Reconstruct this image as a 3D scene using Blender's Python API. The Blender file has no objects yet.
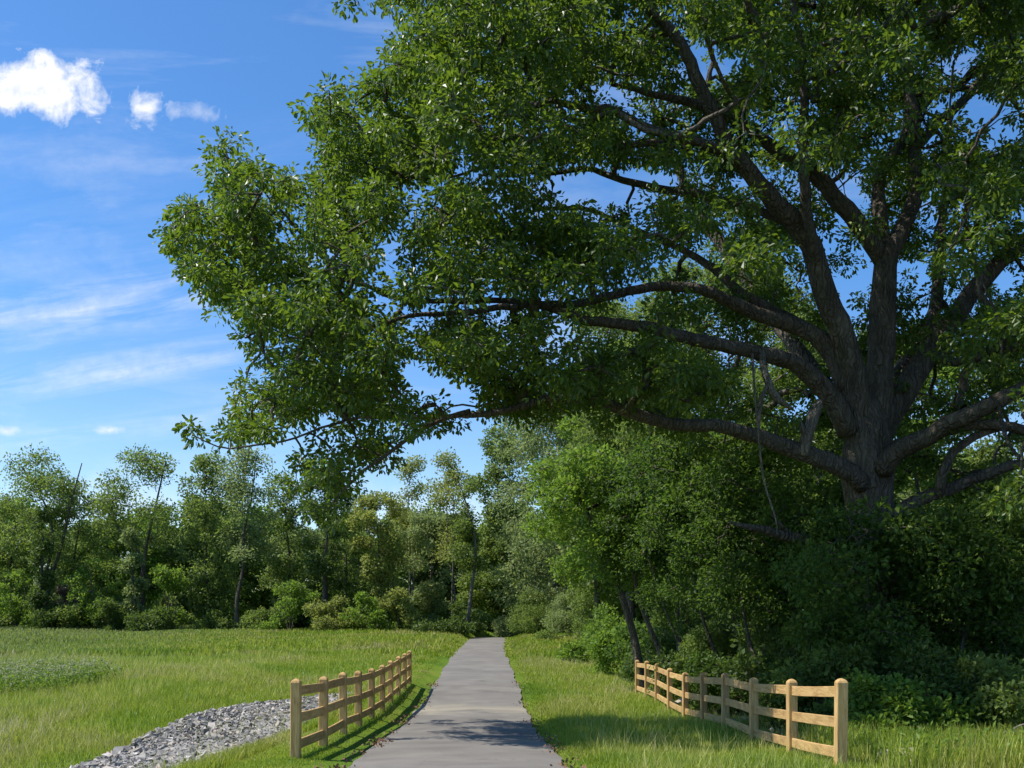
import bpy, math, random
import numpy as np
from mathutils import Vector, noise as mnoise

random.seed(7)
RNG = np.random.default_rng(7)
S = bpy.context.scene
COL = S.collection
F = 1000.0                      # focal length in pixels of the 1024 px wide frame
EYE = 2.6                       # eye height above the far ground
HOR = 612.0                     # image row of the horizon


def at(px, py, d):
    """photograph pixel + real distance -> point in the place"""
    return np.array([(px - 512.0) * d / F, d, EYE + (HOR - py) * d / F])


# ------------------------------------------------------------------ helpers
def tag(o, label=None, cat=None, group=None, kind=None):
    if label: o['label'] = label
    if cat: o['category'] = cat
    if group: o['group'] = group
    if kind: o['kind'] = kind
    return o


def empty(name, loc=(0, 0, 0), rz=0.0):
    o = bpy.data.objects.new(name, None)
    o.location = loc
    o.rotation_euler = (0, 0, rz)
    o.empty_display_size = 0.2
    COL.objects.link(o)
    return o


def mesh_np(name, V, faces_list, mat=None, parent=None, rnd=None, smooth=False):
    """V (n,3); faces_list: list of (m,k) int arrays; rnd: per-vertex float attribute"""
    V = np.asarray(V, dtype=np.float32)
    me = bpy.data.meshes.new(name)
    me.vertices.add(len(V))
    me.vertices.foreach_set('co', V.ravel())
    loops = np.concatenate([f.ravel() for f in faces_list]).astype(np.int32)
    tot = np.concatenate([np.full(len(f), f.shape[1]) for f in faces_list]).astype(np.int32)
    start = np.concatenate([[0], np.cumsum(tot)[:-1]]).astype(np.int32)
    me.loops.add(len(loops))
    me.loops.foreach_set('vertex_index', loops)
    me.polygons.add(len(tot))
    me.polygons.foreach_set('loop_start', start)
    me.polygons.foreach_set('loop_total', tot)
    me.polygons.foreach_set('use_smooth', np.full(len(tot), bool(smooth)))
    me.update(calc_edges=True)
    if rnd is not None:
        a = me.attributes.new('rnd', 'FLOAT', 'POINT')
        a.data.foreach_set('value', np.asarray(rnd, dtype=np.float32))
    o = bpy.data.objects.new(name, me)
    if mat: me.materials.append(mat)
    COL.objects.link(o)
    if parent: o.parent = parent
    return o


class MB:
    """collects shapes into one mesh"""
    def __init__(self):
        self.V, self.Q, self.T, self.R, self.n = [], [], [], [], 0

    def add(self, V, Q=None, T=None, r=0.0):
        V = np.asarray(V, dtype=float)
        if Q is not None and len(Q): self.Q.append(np.asarray(Q, dtype=int) + self.n)
        if T is not None and len(T): self.T.append(np.asarray(T, dtype=int) + self.n)
        self.V.append(V)
        rr = np.full(len(V), r) if np.isscalar(r) else np.asarray(r)
        self.R.append(rr)
        self.n += len(V)

    def box(self, c, s, bev=0.0):
        cx, cy, cz = c
        hx, hy, hz = s[0] / 2, s[1] / 2, s[2] / 2
        V = [(cx + a * hx, cy + b * hy, cz + e * hz) for e in (-1, 1) for b in (-1, 1) for a in (-1, 1)]
        self.add(V, [(0, 2, 3, 1), (4, 5, 7, 6), (0, 1, 5, 4), (2, 6, 7, 3), (0, 4, 6, 2), (1, 3, 7, 5)])

    def tube(self, P, R, n=8, cap=True, rough=0.0, r=0.0):
        P = np.asarray(P, dtype=float)
        R = np.asarray(R, dtype=float)
        m = len(P)
        T = np.gradient(P, axis=0)
        T /= np.linalg.norm(T, axis=1)[:, None] + 1e-9
        ref = np.array([0.0, 1.0, 0.0]) if abs(T[0][1]) < 0.8 else np.array([1.0, 0, 0])
        U = np.zeros_like(P)
        u = ref - T[0] * ref.dot(T[0])
        for i in range(m):
            u = u - T[i] * u.dot(T[i])
            u /= np.linalg.norm(u) + 1e-9
            U[i] = u
        W = np.cross(T, U)
        a = np.linspace(0, 2 * math.pi, n, endpoint=False)
        ca, sa = np.cos(a), np.sin(a)
        RR = R[:, None] * np.ones((m, n))
        if rough > 0:
            ph = RNG.uniform(0, 6.28, 4)
            k = np.arange(m)[:, None] * 0.35
            RR = RR * (1 + rough * (np.sin(3 * a[None] + ph[0] + k * .3) * .5 + np.sin(5 * a[None] + ph[1] - k * .5) * .35
                                    + np.sin(2 * a[None] + ph[2] + k) * .45) + rough * .5 * RNG.normal(size=(m, n)) * .5)
        V = P[:, None, :] + RR[:, :, None] * (ca[None, :, None] * U[:, None, :] + sa[None, :, None] * W[:, None, :])
        V = V.reshape(-1, 3)
        i = np.arange(m - 1)[:, None] * n
        j = np.arange(n)[None, :]
        j2 = (j + 1) % n
        Q = np.stack([i + j, i + j2, i + n + j2, i + n + j], axis=-1).reshape(-1, 4)
        Tn = None
        if cap:
            c = len(V)
            V = np.vstack([V, P[-1] + T[-1] * R[-1] * .6, P[0]])
            jj = np.arange(n)
            b = (m - 1) * n
            Tn = np.vstack([np.stack([b + jj, b + (jj + 1) % n, np.full(n, c)], -1),
                            np.stack([(jj + 1) % n, jj, np.full(n, c + 1)], -1)])
        self.add(V, Q, Tn, r)

    def build(self, name, mat, parent=None, smooth=False):
        fl = []
        if self.Q: fl.append(np.vstack(self.Q))
        if self.T: fl.append(np.vstack(self.T))
        return mesh_np(name, np.vstack(self.V), fl, mat, parent, np.concatenate(self.R), smooth)


def catmull(P, step):
    P = np.asarray(P, dtype=float)
    if len(P) < 3:
        n = max(2, int(np.linalg.norm(P[-1] - P[0]) / step) + 1)
        t = np.linspace(0, 1, n)[:, None]
        return P[0] * (1 - t) + P[-1] * t
    Q = np.vstack([2 * P[0] - P[1], P, 2 * P[-1] - P[-2]])
    out = []
    for i in range(1, len(Q) - 2):
        p0, p1, p2, p3 = Q[i - 1:i + 3]
        n = max(1, int(np.linalg.norm(p2[:3] - p1[:3]) / step))
        for t in np.arange(n) / n:
            out.append(.5 * ((2 * p1) + (-p0 + p2) * t + (2 * p0 - 5 * p1 + 4 * p2 - p3) * t * t + (-p0 + 3 * p1 - 3 * p2 + p3) * t ** 3))
    out.append(P[-1])
    return np.array(out)


# ------------------------------------------------------------------ materials
class NT:
    def __init__(self, mat):
        self.t = mat.node_tree
        self.N, self.L = self.t.nodes, self.t.links

    def n(self, typ, **kw):
        nd = self.N.new(typ)
        for k, v in kw.items():
            if k.startswith('i_'):
                key = k[2:]
                nd.inputs[int(key) if key.isdigit() else key.replace('_', ' ')].default_value = v
            else:
                setattr(nd, k, v)
        return nd

    def l(self, a, b): self.L.new(a, b)

    def math(self, op, a, b=None, c=None, clamp=False):
        nd = self.N.new('ShaderNodeMath'); nd.operation = op; nd.use_clamp = clamp
        for i, v in enumerate((a, b, c)):
            if v is None: continue
            if isinstance(v, (int, float)): nd.inputs[i].default_value = v
            else: self.L.new(v, nd.inputs[i])
        return nd.outputs[0]

    def ramp(self, fac, stops):
        nd = self.N.new('ShaderNodeValToRGB')
        e = nd.color_ramp.elements
        while len(e) > 1: e.remove(e[-1])
        e[0].position = stops[0][0]; e[0].color = (*stops[0][1], 1)
        for p, c in stops[1:]:
            x = e.new(p); x.color = (*c, 1)
        self.L.new(fac, nd.inputs[0])
        return nd.outputs[0]

    def noise(self, vec, scale, detail=4.0, rough=.55, dist=0.0):
        nd = self.n('ShaderNodeTexNoise')
        nd.inputs['Scale'].default_value = scale
        nd.inputs['Detail'].default_value = detail
        nd.inputs['Roughness'].default_value = rough
        nd.inputs['Distortion'].default_value = dist
        if vec is not None: self.L.new(vec, nd.inputs['Vector'])
        return nd.outputs[0]

    def mix(self, fac, a, b, typ='MIX'):
        nd = self.N.new('ShaderNodeMix'); nd.data_type = 'RGBA'; nd.blend_type = typ
        for sock, v in ((nd.inputs[0], fac), (nd.inputs[6], a), (nd.inputs[7], b)):
            if isinstance(v, (int, float)): sock.default_value = v
            elif isinstance(v, tuple): sock.default_value = (*v, 1)
            else: self.L.new(v, sock)
        return nd.outputs[2]


def new_mat(name):
    m = bpy.data.materials.new(name)
    m.use_nodes = True
    nt = NT(m)
    bsdf = m.node_tree.nodes['Principled BSDF']
    return m, nt, bsdf


def leaf_mat(name, stops, trans=0.35, rough=.45, tcol=(.16, .26, .02), spec=.5):
    m, nt, b = new_mat(name)
    at_ = nt.n('ShaderNodeAttribute', attribute_name='rnd')
    col = nt.ramp(at_.outputs['Fac'], stops)
    nt.l(col, b.inputs['Base Color'])
    b.inputs['Roughness'].default_value = rough
    b.inputs['Specular IOR Level'].default_value = spec
    tr = nt.n('ShaderNodeBsdfTranslucent')
    tc = nt.mix(.6, col, tcol)
    nt.l(tc, tr.inputs['Color'])
    mx = nt.n('ShaderNodeMixShader')
    mx.inputs[0].default_value = trans
    nt.l(b.outputs[0], mx.inputs[1]); nt.l(tr.outputs[0], mx.inputs[2])
    nt.l(mx.outputs[0], nt.N['Material Output'].inputs['Surface'])
    return m


def bark_mat(name, c0, c1, scale=9.0):
    m, nt, b = new_mat(name)
    tc = nt.n('ShaderNodeTexCoord')
    mp = nt.n('ShaderNodeMapping'); mp.inputs['Scale'].default_value = (1, 1, .17)
    wn = nt.n('ShaderNodeTexNoise'); wn.inputs['Scale'].default_value = 3.0; wn.inputs['Detail'].default_value = 3
    nt.l(tc.outputs['Object'], wn.inputs['Vector'])
    ws = nt.n('ShaderNodeVectorMath', operation='SCALE'); ws.inputs['Scale'].default_value = .28
    nt.l(wn.outputs['Color'], ws.inputs[0])
    wa = nt.n('ShaderNodeVectorMath', operation='ADD'); nt.l(tc.outputs['Object'], wa.inputs[0]); nt.l(ws.outputs[0], wa.inputs[1])
    nt.l(wa.outputs[0], mp.inputs[0])
    n1 = nt.noise(mp.outputs[0], scale, 6, .65, .6)
    n2 = nt.noise(tc.outputs['Object'], 1.3, 3)
    v = nt.n('ShaderNodeTexVoronoi', feature='DISTANCE_TO_EDGE')
    v.inputs['Scale'].default_value = scale * 1.4
    nt.l(mp.outputs[0], v.inputs['Vector'])
    f = nt.math('ADD', nt.math('MULTIPLY', n1, .65), nt.math('MULTIPLY', n2, .35))
    col = nt.ramp(f, [(.3, c0), (.52, tuple((a + b_) / 2 for a, b_ in zip(c0, c1))), (.7, c1)])
    furrow = nt.math('SUBTRACT', 1.0, nt.math('MULTIPLY', v.outputs['Distance'], 7.0), clamp=True)
    col = nt.mix(nt.math('MULTIPLY', furrow, .38), col, tuple(a * .6 for a in c0))
    lich = nt.math('MULTIPLY', nt.math('SUBTRACT', nt.noise(tc.outputs['Object'], 4.5, 5, .7), .58, clamp=True), 5.0, clamp=True)
    col = nt.mix(nt.math('MULTIPLY', lich, .45), col, (.24, .25, .19))
    nt.l(col, b.inputs['Base Color'])
    b.inputs['Roughness'].default_value = .9
    b.inputs['Specular IOR Level'].default_value = .2
    h = nt.math('ADD', n1, nt.math('MULTIPLY', nt.math('MINIMUM', v.outputs['Distance'], .25), 2.0))
    bp = nt.n('ShaderNodeBump'); bp.inputs['Strength'].default_value = 1.0; bp.inputs['Distance'].default_value = .09
    nt.l(h, bp.inputs['Height']); nt.l(bp.outputs[0], b.inputs['Normal'])
    return m


def wood_mat(name, axis_scale=(14, 1.2, 14)):
    m, nt, b = new_mat(name)
    tc = nt.n('ShaderNodeTexCoord')
    oi = nt.n('ShaderNodeObjectInfo')
    mp = nt.n('ShaderNodeMapping'); mp.inputs['Scale'].default_value = axis_scale
    cmb = nt.n('ShaderNodeCombineXYZ')
    for k in range(3): nt.l(nt.math('MULTIPLY', oi.outputs['Random'], 37.0 + 11 * k), cmb.inputs[k])
    nt.l(tc.outputs['Object'], mp.inputs[0]); nt.l(cmb.outputs[0], mp.inputs['Location'])
    g = nt.noise(mp.outputs[0], 2.2, 5, .6, 1.2)
    n2 = nt.noise(tc.outputs['Object'], 2.1, 4)
    col = nt.ramp(g, [(.3, (.31, .18, .065)), (.5, (.50, .325, .135)), (.72, (.62, .43, .20))])
    w = nt.mix(nt.math('MULTIPLY', nt.math('SUBTRACT', n2, .5, clamp=True), 2.2, clamp=True), col, (.25, .15, .065))
    br = nt.mix(1.0, w, nt.ramp(oi.outputs['Random'], [(0, (.86, .82, .78)), (1, (1.08, 1.05, 1.0))]), 'MULTIPLY')
    nt.l(br, b.inputs['Base Color'])
    b.inputs['Roughness'].default_value = .75
    b.inputs['Specular IOR Level'].default_value = .25
    bp = nt.n('ShaderNodeBump'); bp.inputs['Strength'].default_value = .35; bp.inputs['Distance'].default_value = .01
    nt.l(g, bp.inputs['Height']); nt.l(bp.outputs[0], b.inputs['Normal'])
    return m


M = {}
M['oak_leaf'] = leaf_mat('oak_leaf', [(0, (.032, .070, .011)), (.5, (.068, .124, .016)), (.82, (.11, .175, .022)), (.9, (.16, .23, .028)), (1, (.22, .24, .035))],
                         .44, .42, (.25, .37, .02), .5)
M['leaf_mid'] = leaf_mat('leaf_mid', [(0, (.080, .125, .028)), (.5, (.13, .19, .040)), (1, (.19, .25, .06))], .5, .55, (.30, .40, .06), .3)
M['leaf_dark'] = leaf_mat('leaf_dark', [(0, (.045, .076, .017)), (.5, (.075, .122, .025)), (1, (.11, .17, .036))], .45, .55, (.19, .28, .035), .3)
M['leaf_pale'] = leaf_mat('leaf_pale', [(0, (.13, .175, .06)), (.5, (.20, .26, .09)), (1, (.28, .34, .13))], .5, .55, (.36, .44, .12), .3)
M['leaf_yellow'] = leaf_mat('leaf_yellow', [(0, (.16, .19, .04)), (.5, (.24, .275, .06)), (1, (.31, .34, .09))], .5, .55, (.38, .43, .08), .3)
M['leaf_bright'] = leaf_mat('leaf_bright', [(0, (.09, .155, .02)), (.5, (.14, .225, .03)), (1, (.19, .29, .045))], .5, .55, (.30, .45, .04), .3)
M['leaf_shade'] = leaf_mat('leaf_shade', [(0, (.028, .058, .012)), (.45, (.052, .100, .018)), (.8, (.095, .155, .026)), (1, (.16, .23, .04))], .46, .55, (.19, .32, .03), .25)  # understorey leaves; lightest stops put sun flecks into the leaf colour
M['leaf_bronze'] = leaf_mat('leaf_bronze', [(0, (.06, .05, .035)), (.5, (.11, .085, .06)), (1, (.17, .13, .10))], .25, .6, (.2, .15, .1))
M['oak_bark'] = bark_mat('oak_bark', (.055, .044, .034), (.215, .185, .145), 7)
M['bark'] = bark_mat('bark', (.055, .045, .033), (.18, .15, .115), 6)
M['bark_pale'] = bark_mat('bark_pale', (.10, .09, .075), (.26, .24, .20), 6)
M['dead_wood'] = bark_mat('dead_wood', (.12, .10, .08), (.36, .32, .26), 9)
M['wood_rail'] = wood_mat('rail_wood', (14, 1.0, 14))
M['wood_post'] = wood_mat('post_wood', (14, 14, 1.0))

# ------------------------------------------------------------------ terrain
PC_Y = [-30, 0, 13.8, 17.4, 24.6, 29.5, 36, 47, 63, 90, 97, 104, 110, 116, 124]
PC_X = [.3, -.45, -.76, -.89, -1.08, -1.17, -1.3, -1.6, -2.0, -2.1, -1.4, .4, 3.4, 8.0, 16.0]
PZ_Y = [-40, 0, 8, 13.8, 17.4, 24.6, 29.5, 36, 47, 63, 80, 90, 97, 105, 130, 400]
PZ_Z = [1.3, 1.1, .72, .45, .22, -.12, -.22, -.12, .02, .16, .26, .27, .10, -.25, -.2, .5]
HALF = 1.55
LY = [-40, 0, 15.1, 17.3, 19.6, 21.8, 24.1, 26.3, 28.6, 30.8, 33, 35.3, 60, 95, 130, 400]
LZ = [1.1, .95, .40, .30, .24, .13, .05, .01, .02, .04, .04, .05, .2, .62, .7, .8]
RY = [-40, 0, 13.4, 15.8, 18.3, 20.8, 23.2, 25.7, 28.1, 30.6, 33, 35.5, 60, 95, 130, 400]
RZ = [1.1, .95, .51, .34, .20, .14, 0, -.15, -.18, -.17, -.21, -.3, .0, .62, .7, .8]
FY = [-40, 0, 15, 35, 60, 95, 140, 400]
FZ = [.3, .1, -.25, -.15, .15, .72, .9, 1.5]


def sines(x, y):
    return (np.sin(x * .9 + y * .4) * .4 + np.sin(x * .37 - y * .63 + 1.3) * .7 + np.sin(y * .21 + x * .13 + 2.2) * .8
            + np.sin(x * 1.9 - y * 1.3 + .5) * .2)


def pcx(y): return np.interp(y, PC_Y, PC_X)


def ground(x, y):
    x = np.asarray(x, dtype=float); y = np.asarray(y, dtype=float)
    c = pcx(y)
    zc = np.interp(y, PZ_Y, PZ_Z)
    zl, zr, zf = np.interp(y, LY, LZ), np.interp(y, RY, RZ), np.interp(y, FY, FZ)
    far = np.clip((y - 90) / 15, 0, 1)
    lx = np.minimum(-3.4 - 0 * y, c - 2.2); rx = np.maximum(4.44 + 0 * y, c + 3.0)
    K = [(-900 + 0 * y, zf + .5), (-30 + 0 * y, zf), (lx - 4.2, zf + .05), (lx, zl), (c - HALF - .15, zc - .03),
         (c + HALF + .15, zc - .03), (rx, zr), (rx + 5, zr - .15), (rx + 40, zr + .2), (900 + 0 * y, zr + 1.0)]
    z = np.where(x < K[0][0], K[0][1], K[-1][1])
    for (xa, za), (xb, zb) in zip(K[:-1], K[1:]):
        t = np.clip((x - xa) / (xb - xa), 0, 1)
        z = np.where((x >= xa) & (x <= xb), za + (zb - za) * t, z)
    off = np.clip((np.abs(x - c) - HALF - .3) / 2.0, 0, 1)
    off = off * np.clip((np.abs(x - 4.44) - .5) / 2, 0, 1) * np.clip((np.abs(x + 3.4) - .5) / 2, 0, 1)
    return z + sines(x, y) * .04 * off


def G(x, y): return float(ground(np.array([x]), np.array([y]))[0])


def grow_axis(a, b, lo, hi, step, k):
    mid = list(np.arange(a, b + 1e-6, step))
    s = step; v = b; out = []
    while v < hi: s *= k; v += s; out.append(v)
    s = step; v = a; pre = []
    while v > lo: s *= k; v -= s; pre.append(v)
    return np.array(pre[::-1] + mid + out)


gx = grow_axis(-14, 12, -900, 900, .35, 1.12)
gy = grow_axis(4, 125, -60, 1500, .5, 1.15)
X, Y = np.meshgrid(gx, gy)
Z = ground(X, Y)
nx, ny = len(gx), len(gy)
ii = (np.arange(ny - 1)[:, None] * nx + np.arange(nx - 1)[None]).ravel()
m, nt, b = new_mat('ground_grass')
tc = nt.n('ShaderNodeTexCoord')
n1 = nt.noise(tc.outputs['Object'], .16, 5, .6, .5)
n2 = nt.noise(tc.outputs['Object'], 1.7, 5, .65)
n3 = nt.noise(tc.outputs['Object'], 22, 3, .7)
f = nt.math('ADD', nt.math('ADD', nt.math('MULTIPLY', n1, .5), nt.math('MULTIPLY', n2, .3)), nt.math('MULTIPLY', n3, .2))
col = nt.ramp(f, [(.35, (.06, .12, .012)), (.48, (.12, .20, .016)), (.58, (.18, .235, .026)), (.70, (.24, .235, .055))])
sx = nt.n('ShaderNodeSeparateXYZ'); nt.l(tc.outputs['Object'], sx.inputs[0])
# bare leaf mould under the wood on the right
wood = nt.math('MULTIPLY', nt.math('SUBTRACT', nt.math('ADD', sx.outputs[0], nt.math('MULTIPLY', n2, 2.0)), 6.6), .7, clamp=True)
col = nt.mix(wood, col, nt.ramp(n3, [(.3, (.022, .018, .012)), (.7, (.06, .05, .03))]))
nt.l(col, b.inputs['Base Color'])
b.inputs['Roughness'].default_value = .95; b.inputs['Specular IOR Level'].default_value = .1
bp = nt.n('ShaderNodeBump'); bp.inputs['Strength'].default_value = .8; bp.inputs['Distance'].default_value = .12
nt.l(nt.math('ADD', n3, n2), bp.inputs['Height']); nt.l(bp.outputs[0], b.inputs['Normal'])
go = mesh_np('ground', np.stack([X.ravel(), Y.ravel(), Z.ravel()], 1), [np.stack([ii, ii + 1, ii + nx + 1, ii + nx], 1)], m, smooth=True)
tag(go, kind='structure')

# path
py_ = np.concatenate([np.arange(-30, 60, .4), np.arange(60, 124, .4)])
cx = pcx(py_)
k = np.ones(9) / 9
cx = np.convolve(np.pad(cx, 4, mode='edge'), k, 'valid')
tx = np.gradient(cx, py_); nn = np.sqrt(1 + tx ** 2)
cross = np.linspace(-1, 1, 9)
V = []
for j, t in enumerate(cross):
    jit = np.zeros(len(py_))
    if abs(t) == 1:
        jit = .04 * np.sin(py_ * .7 + 2 * t) + .02 * np.sin(py_ * 2.9 + t) + RNG.normal(0, .012, len(py_))
    off = t * HALF + jit
    V.append(np.stack([cx + off / nn, py_ - off * tx / nn, np.interp(py_, PZ_Y, PZ_Z) + .012 + .03 * (1 - t * t)], 1))
V = np.stack(V, 1)
n_, w_ = V.shape[:2]
ii = (np.arange(n_ - 1)[:, None] * w_ + np.arange(w_ - 1)[None]).ravel()
m, nt, b = new_mat('asphalt')
tc = nt.n('ShaderNodeTexCoord')
a1 = nt.noise(tc.outputs['Object'], 90, 3, .7)
a2 = nt.noise(tc.outputs['Object'], .7, 6, .6, .4)
mp = nt.n('ShaderNodeMapping'); mp.inputs['Scale'].default_value = (.6, .8, 1)
nt.l(tc.outputs['Object'], mp.inputs[0])
a3 = nt.noise(mp.outputs[0], .55, 5, .62, .8)
base = nt.ramp(nt.math('ADD', nt.math('MULTIPLY', a1, .4), nt.math('MULTIPLY', a2, .6)),
               [(.26, (.100, .091, .080)), (.5, (.162, .148, .129)), (.74, (.230, .211, .184))])
sand = nt.ramp(a3, [(.52, (0, 0, 0)), (.66, (1, 1, 1))])
base = nt.mix(nt.math('MULTIPLY', sand, .3), base, (.27, .245, .20))
sp = nt.n('ShaderNodeSeparateXYZ'); nt.l(tc.outputs['Object'], sp.inputs[0])
# washed-in sand bar across the path
bar = nt.math('SUBTRACT', 1.0, nt.math('MULTIPLY', nt.math('ABSOLUTE', nt.math('SUBTRACT', nt.math('ADD', sp.outputs[1], nt.math('MULTIPLY', a2, 5.0)), 31.0)), .55), clamp=True)
base = nt.mix(nt.math('MULTIPLY', bar, .7), base, (.33, .29, .21))
vo = nt.n('ShaderNodeTexVoronoi', feature='DISTANCE_TO_EDGE'); vo.inputs['Scale'].default_value = .28
wv = nt.n('ShaderNodeVectorMath', operation='ADD')
nz = nt.n('ShaderNodeTexNoise'); nz.inputs['Scale'].default_value = 1.5
nt.l(tc.outputs['Object'], nz.inputs['Vector'])
nt.l(tc.outputs['Object'], wv.inputs[0]); nt.l(nz.outputs['Color'], wv.inputs[1])
nt.l(wv.outputs[0], vo.inputs['Vector'])
crack = nt.math('LESS_THAN', vo.outputs['Distance'], .0025)
base = nt.mix(nt.math('MULTIPLY', crack, .3), base, (.05, .046, .04))
nt.l(base, b.inputs['Base Color']); b.inputs['Roughness'].default_value = .9; b.inputs['Specular IOR Level'].default_value = .2
bp = nt.n('ShaderNodeBump'); bp.inputs['Strength'].default_value = .4; bp.inputs['Distance'].default_value = .01
nt.l(a1, bp.inputs['Height']); nt.l(bp.outputs[0], b.inputs['Normal'])
po = mesh_np('path', V.reshape(-1, 3), [np.stack([ii, ii + 1, ii + w_ + 1, ii + w_], 1)], m, smooth=True)
tag(po, kind='structure')

# ------------------------------------------------------------------ grass
GRAVEL = np.array([(-8.0, 11), (-7.6, 15), (-7.5, 17.6), (-8.0, 22), (-8.1, 26), (-7.7, 28.2), (-6.7, 29.6), (-5.7, 31.5), (-5.0, 32), (-4.8, 27.5),
                   (-4.65, 22.4), (-4.75, 17.6), (-5.6, 11)])


def inpoly(x, y, P):
    x = np.asarray(x); y = np.asarray(y)
    r = np.zeros(x.shape, bool)
    n = len(P)
    for i in range(n):
        x1, y1 = P[i]; x2, y2 = P[(i + 1) % n]
        c = ((y1 > y) != (y2 > y)) & (x < (x2 - x1) * (y - y1) / (y2 - y1 + 1e-12) + x1)
        r ^= c
    return r


def blades(name, x, y, h, w, r, mat, lean=.65, kind='stuff', two=True):
    n = len(x)
    z = ground(x, y) - .02
    a = RNG.uniform(0, 6.283, n)
    b_ = RNG.uniform(0, 6.283, n)
    ln = h * RNG.uniform(.05, 1, n) * lean
    dx, dy = np.cos(b_) * ln, np.sin(b_) * ln
    wx, wy = np.cos(a) * w * .5, np.sin(a) * w * .5
    if two:
        P = np.zeros((n, 6, 3))
        P[:, 0] = np.stack([x - wx, y - wy, z], 1); P[:, 1] = np.stack([x + wx, y + wy, z], 1)
        P[:, 2] = np.stack([x + wx * .8 + dx * .35, y + wy * .8 + dy * .35, z + h * .55], 1)
        P[:, 3] = np.stack([x - wx * .8 + dx * .35, y - wy * .8 + dy * .35, z + h * .55], 1)
        P[:, 4] = np.stack([x + wx * .12 + dx, y + wy * .12 + dy, z + h], 1)
        P[:, 5] = np.stack([x - wx * .12 + dx, y - wy * .12 + dy, z + h], 1)
        i = np.arange(n)[:, None] * 6
        Q = np.vstack([i + np.array([[0, 1, 2, 3]]), i + np.array([[3, 2, 4, 5]])])
        rr = np.repeat(r, 6)
    else:
        P = np.zeros((n, 4, 3))
        P[:, 0] = np.stack([x - wx, y - wy, z], 1); P[:, 1] = np.stack([x + wx, y + wy, z], 1)
        P[:, 2] = np.stack([x + wx * .3 + dx, y + wy * .3 + dy, z + h], 1)
        P[:, 3] = np.stack([x - wx * .3 + dx, y - wy * .3 + dy, z + h], 1)
        i = np.arange(n)[:, None] * 4
        Q = i + np.array([[0, 1, 2, 3]])
        rr = np.repeat(r, 4)
    o = mesh_np(name, P.reshape(-1, 3), [Q], mat, rnd=rr)
    return o


def grass_mat(name):
    m, nt, b = new_mat(name)
    at_ = nt.n('ShaderNodeAttribute', attribute_name='rnd')
    tc = nt.n('ShaderNodeTexCoord')
    n1 = nt.noise(tc.outputs['Object'], .16, 5, .62, .8)
    n2 = nt.noise(tc.outputs['Object'], 1.1, 3, .6)
    pf = nt.math('ADD', nt.math('MULTIPLY', n1, .75), nt.math('MULTIPLY', n2, .25))
    gp = nt.n('ShaderNodeSeparateXYZ'); nt.l(tc.outputs['Object'], gp.inputs[0])
    # the far side of the meadow has gone to seed and is duller
    dry = nt.math('MULTIPLY', nt.math('SUBTRACT', nt.math('MULTIPLY', gp.outputs[0], -1.0), nt.math('SUBTRACT', 18.0, nt.math('MULTIPLY', gp.outputs[1], .02))), .06, clamp=True)
    patch = nt.ramp(pf, [(.33, (.13, .24, .025)), (.43, (.25, .355, .035)), (.51, (.35, .405, .055)), (.58, (.40, .405, .10)), (.67, (.46, .42, .17))])
    var = nt.ramp(at_.outputs['Fac'], [(0, (.55, .6, .55)), (.5, (.95, .95, .9)), (.86, (1.2, 1.15, 1.1)), (.9, (1.6, 1.3, 2.6)), (1, (1.9, 1.5, 4.0))])
    patch = nt.mix(nt.math('MULTIPLY', dry, .75), patch, nt.mix(n2, (.20, .26, .08), (.30, .33, .15)))
    col = nt.mix(1.0, patch, var, 'MULTIPLY')
    nt.l(col, b.inputs['Base Color'])
    b.inputs['Roughness'].default_value = .5; b.inputs['Specular IOR Level'].default_value = .35
    tr = nt.n('ShaderNodeBsdfTranslucent'); nt.l(nt.mix(.4, col, (.36, .46, .03)), tr.inputs['Color'])
    mx = nt.n('ShaderNodeMixShader'); mx.inputs[0].default_value = .45
    nt.l(b.outputs[0], mx.inputs[1]); nt.l(tr.outputs[0], mx.inputs[2])
    nt.l(mx.outputs[0], nt.N['Material Output'].inputs['Surface'])
    return m


M['grass'] = grass_mat('grass_blades')


def scatter(n, ymin, ymax, xmin_f, xmax_f, p=1.0):
    y = ymin * (ymax / ymin) ** (RNG.uniform(0, 1, n) ** p)
    lo = np.minimum(xmin_f[0] + xmin_f[1] * y, 0); hi = xmax_f[0] + xmax_f[1] * y
    x = lo + (hi - lo) * RNG.uniform(0, 1, n)
    return x, y


def clear(x, y, margin):
    c = pcx(y)
    e = HALF + margin + .05 * np.sin(y * 1.3 + np.sign(x - c)) + .04 * np.sin(y * 3.7 + np.sign(x - c) * 2) - .16 * RNG.uniform(0, 1, len(x)) ** 2
    return np.abs(x - c) > e


# near turf (real blades, denser towards the camera)
n = 560000
x, y = scatter(n, 11.5, 62, (-2, -.56), (7.5, .02))
keep = clear(x, y, -.02) & ~(inpoly(x, y, GRAVEL) & (RNG.uniform(size=n) > .035)) & (x < 7.6 + sines(x, y) * .6)
x, y = x[keep], y[keep]
c = pcx(y)
edge = np.clip((np.abs(x - c) - HALF) / .7, .25, 1)
hh = np.where(x > c, np.where(x > 2.6, .12, .17), np.where(x > -4.3, .055, .17))
hh = hh * edge * (1 + .35 * sines(x * 1.3, y * 1.1) * .6) * RNG.uniform(.5, 1.35, len(x))
hh = np.where((x < -9) & (y > 25), hh * 1.4, hh)
tall = (RNG.uniform(size=len(x)) < np.where(x > c, .05, np.where(x < -11, .11, .035))) & (edge > .9) & ((x > c) | (x < -4.5))
rr = RNG.uniform(0, .86, len(x)); rr[tall] = RNG.uniform(.9, 1, tall.sum())
hh = np.where(tall, hh * 1.0 + RNG.uniform(.12, .28, len(x)), hh)
ww = (.007 + .00042 * y) * np.where(tall, .5, 1)
o = blades('grass', x, y, hh, ww, rr, M['grass'])
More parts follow.
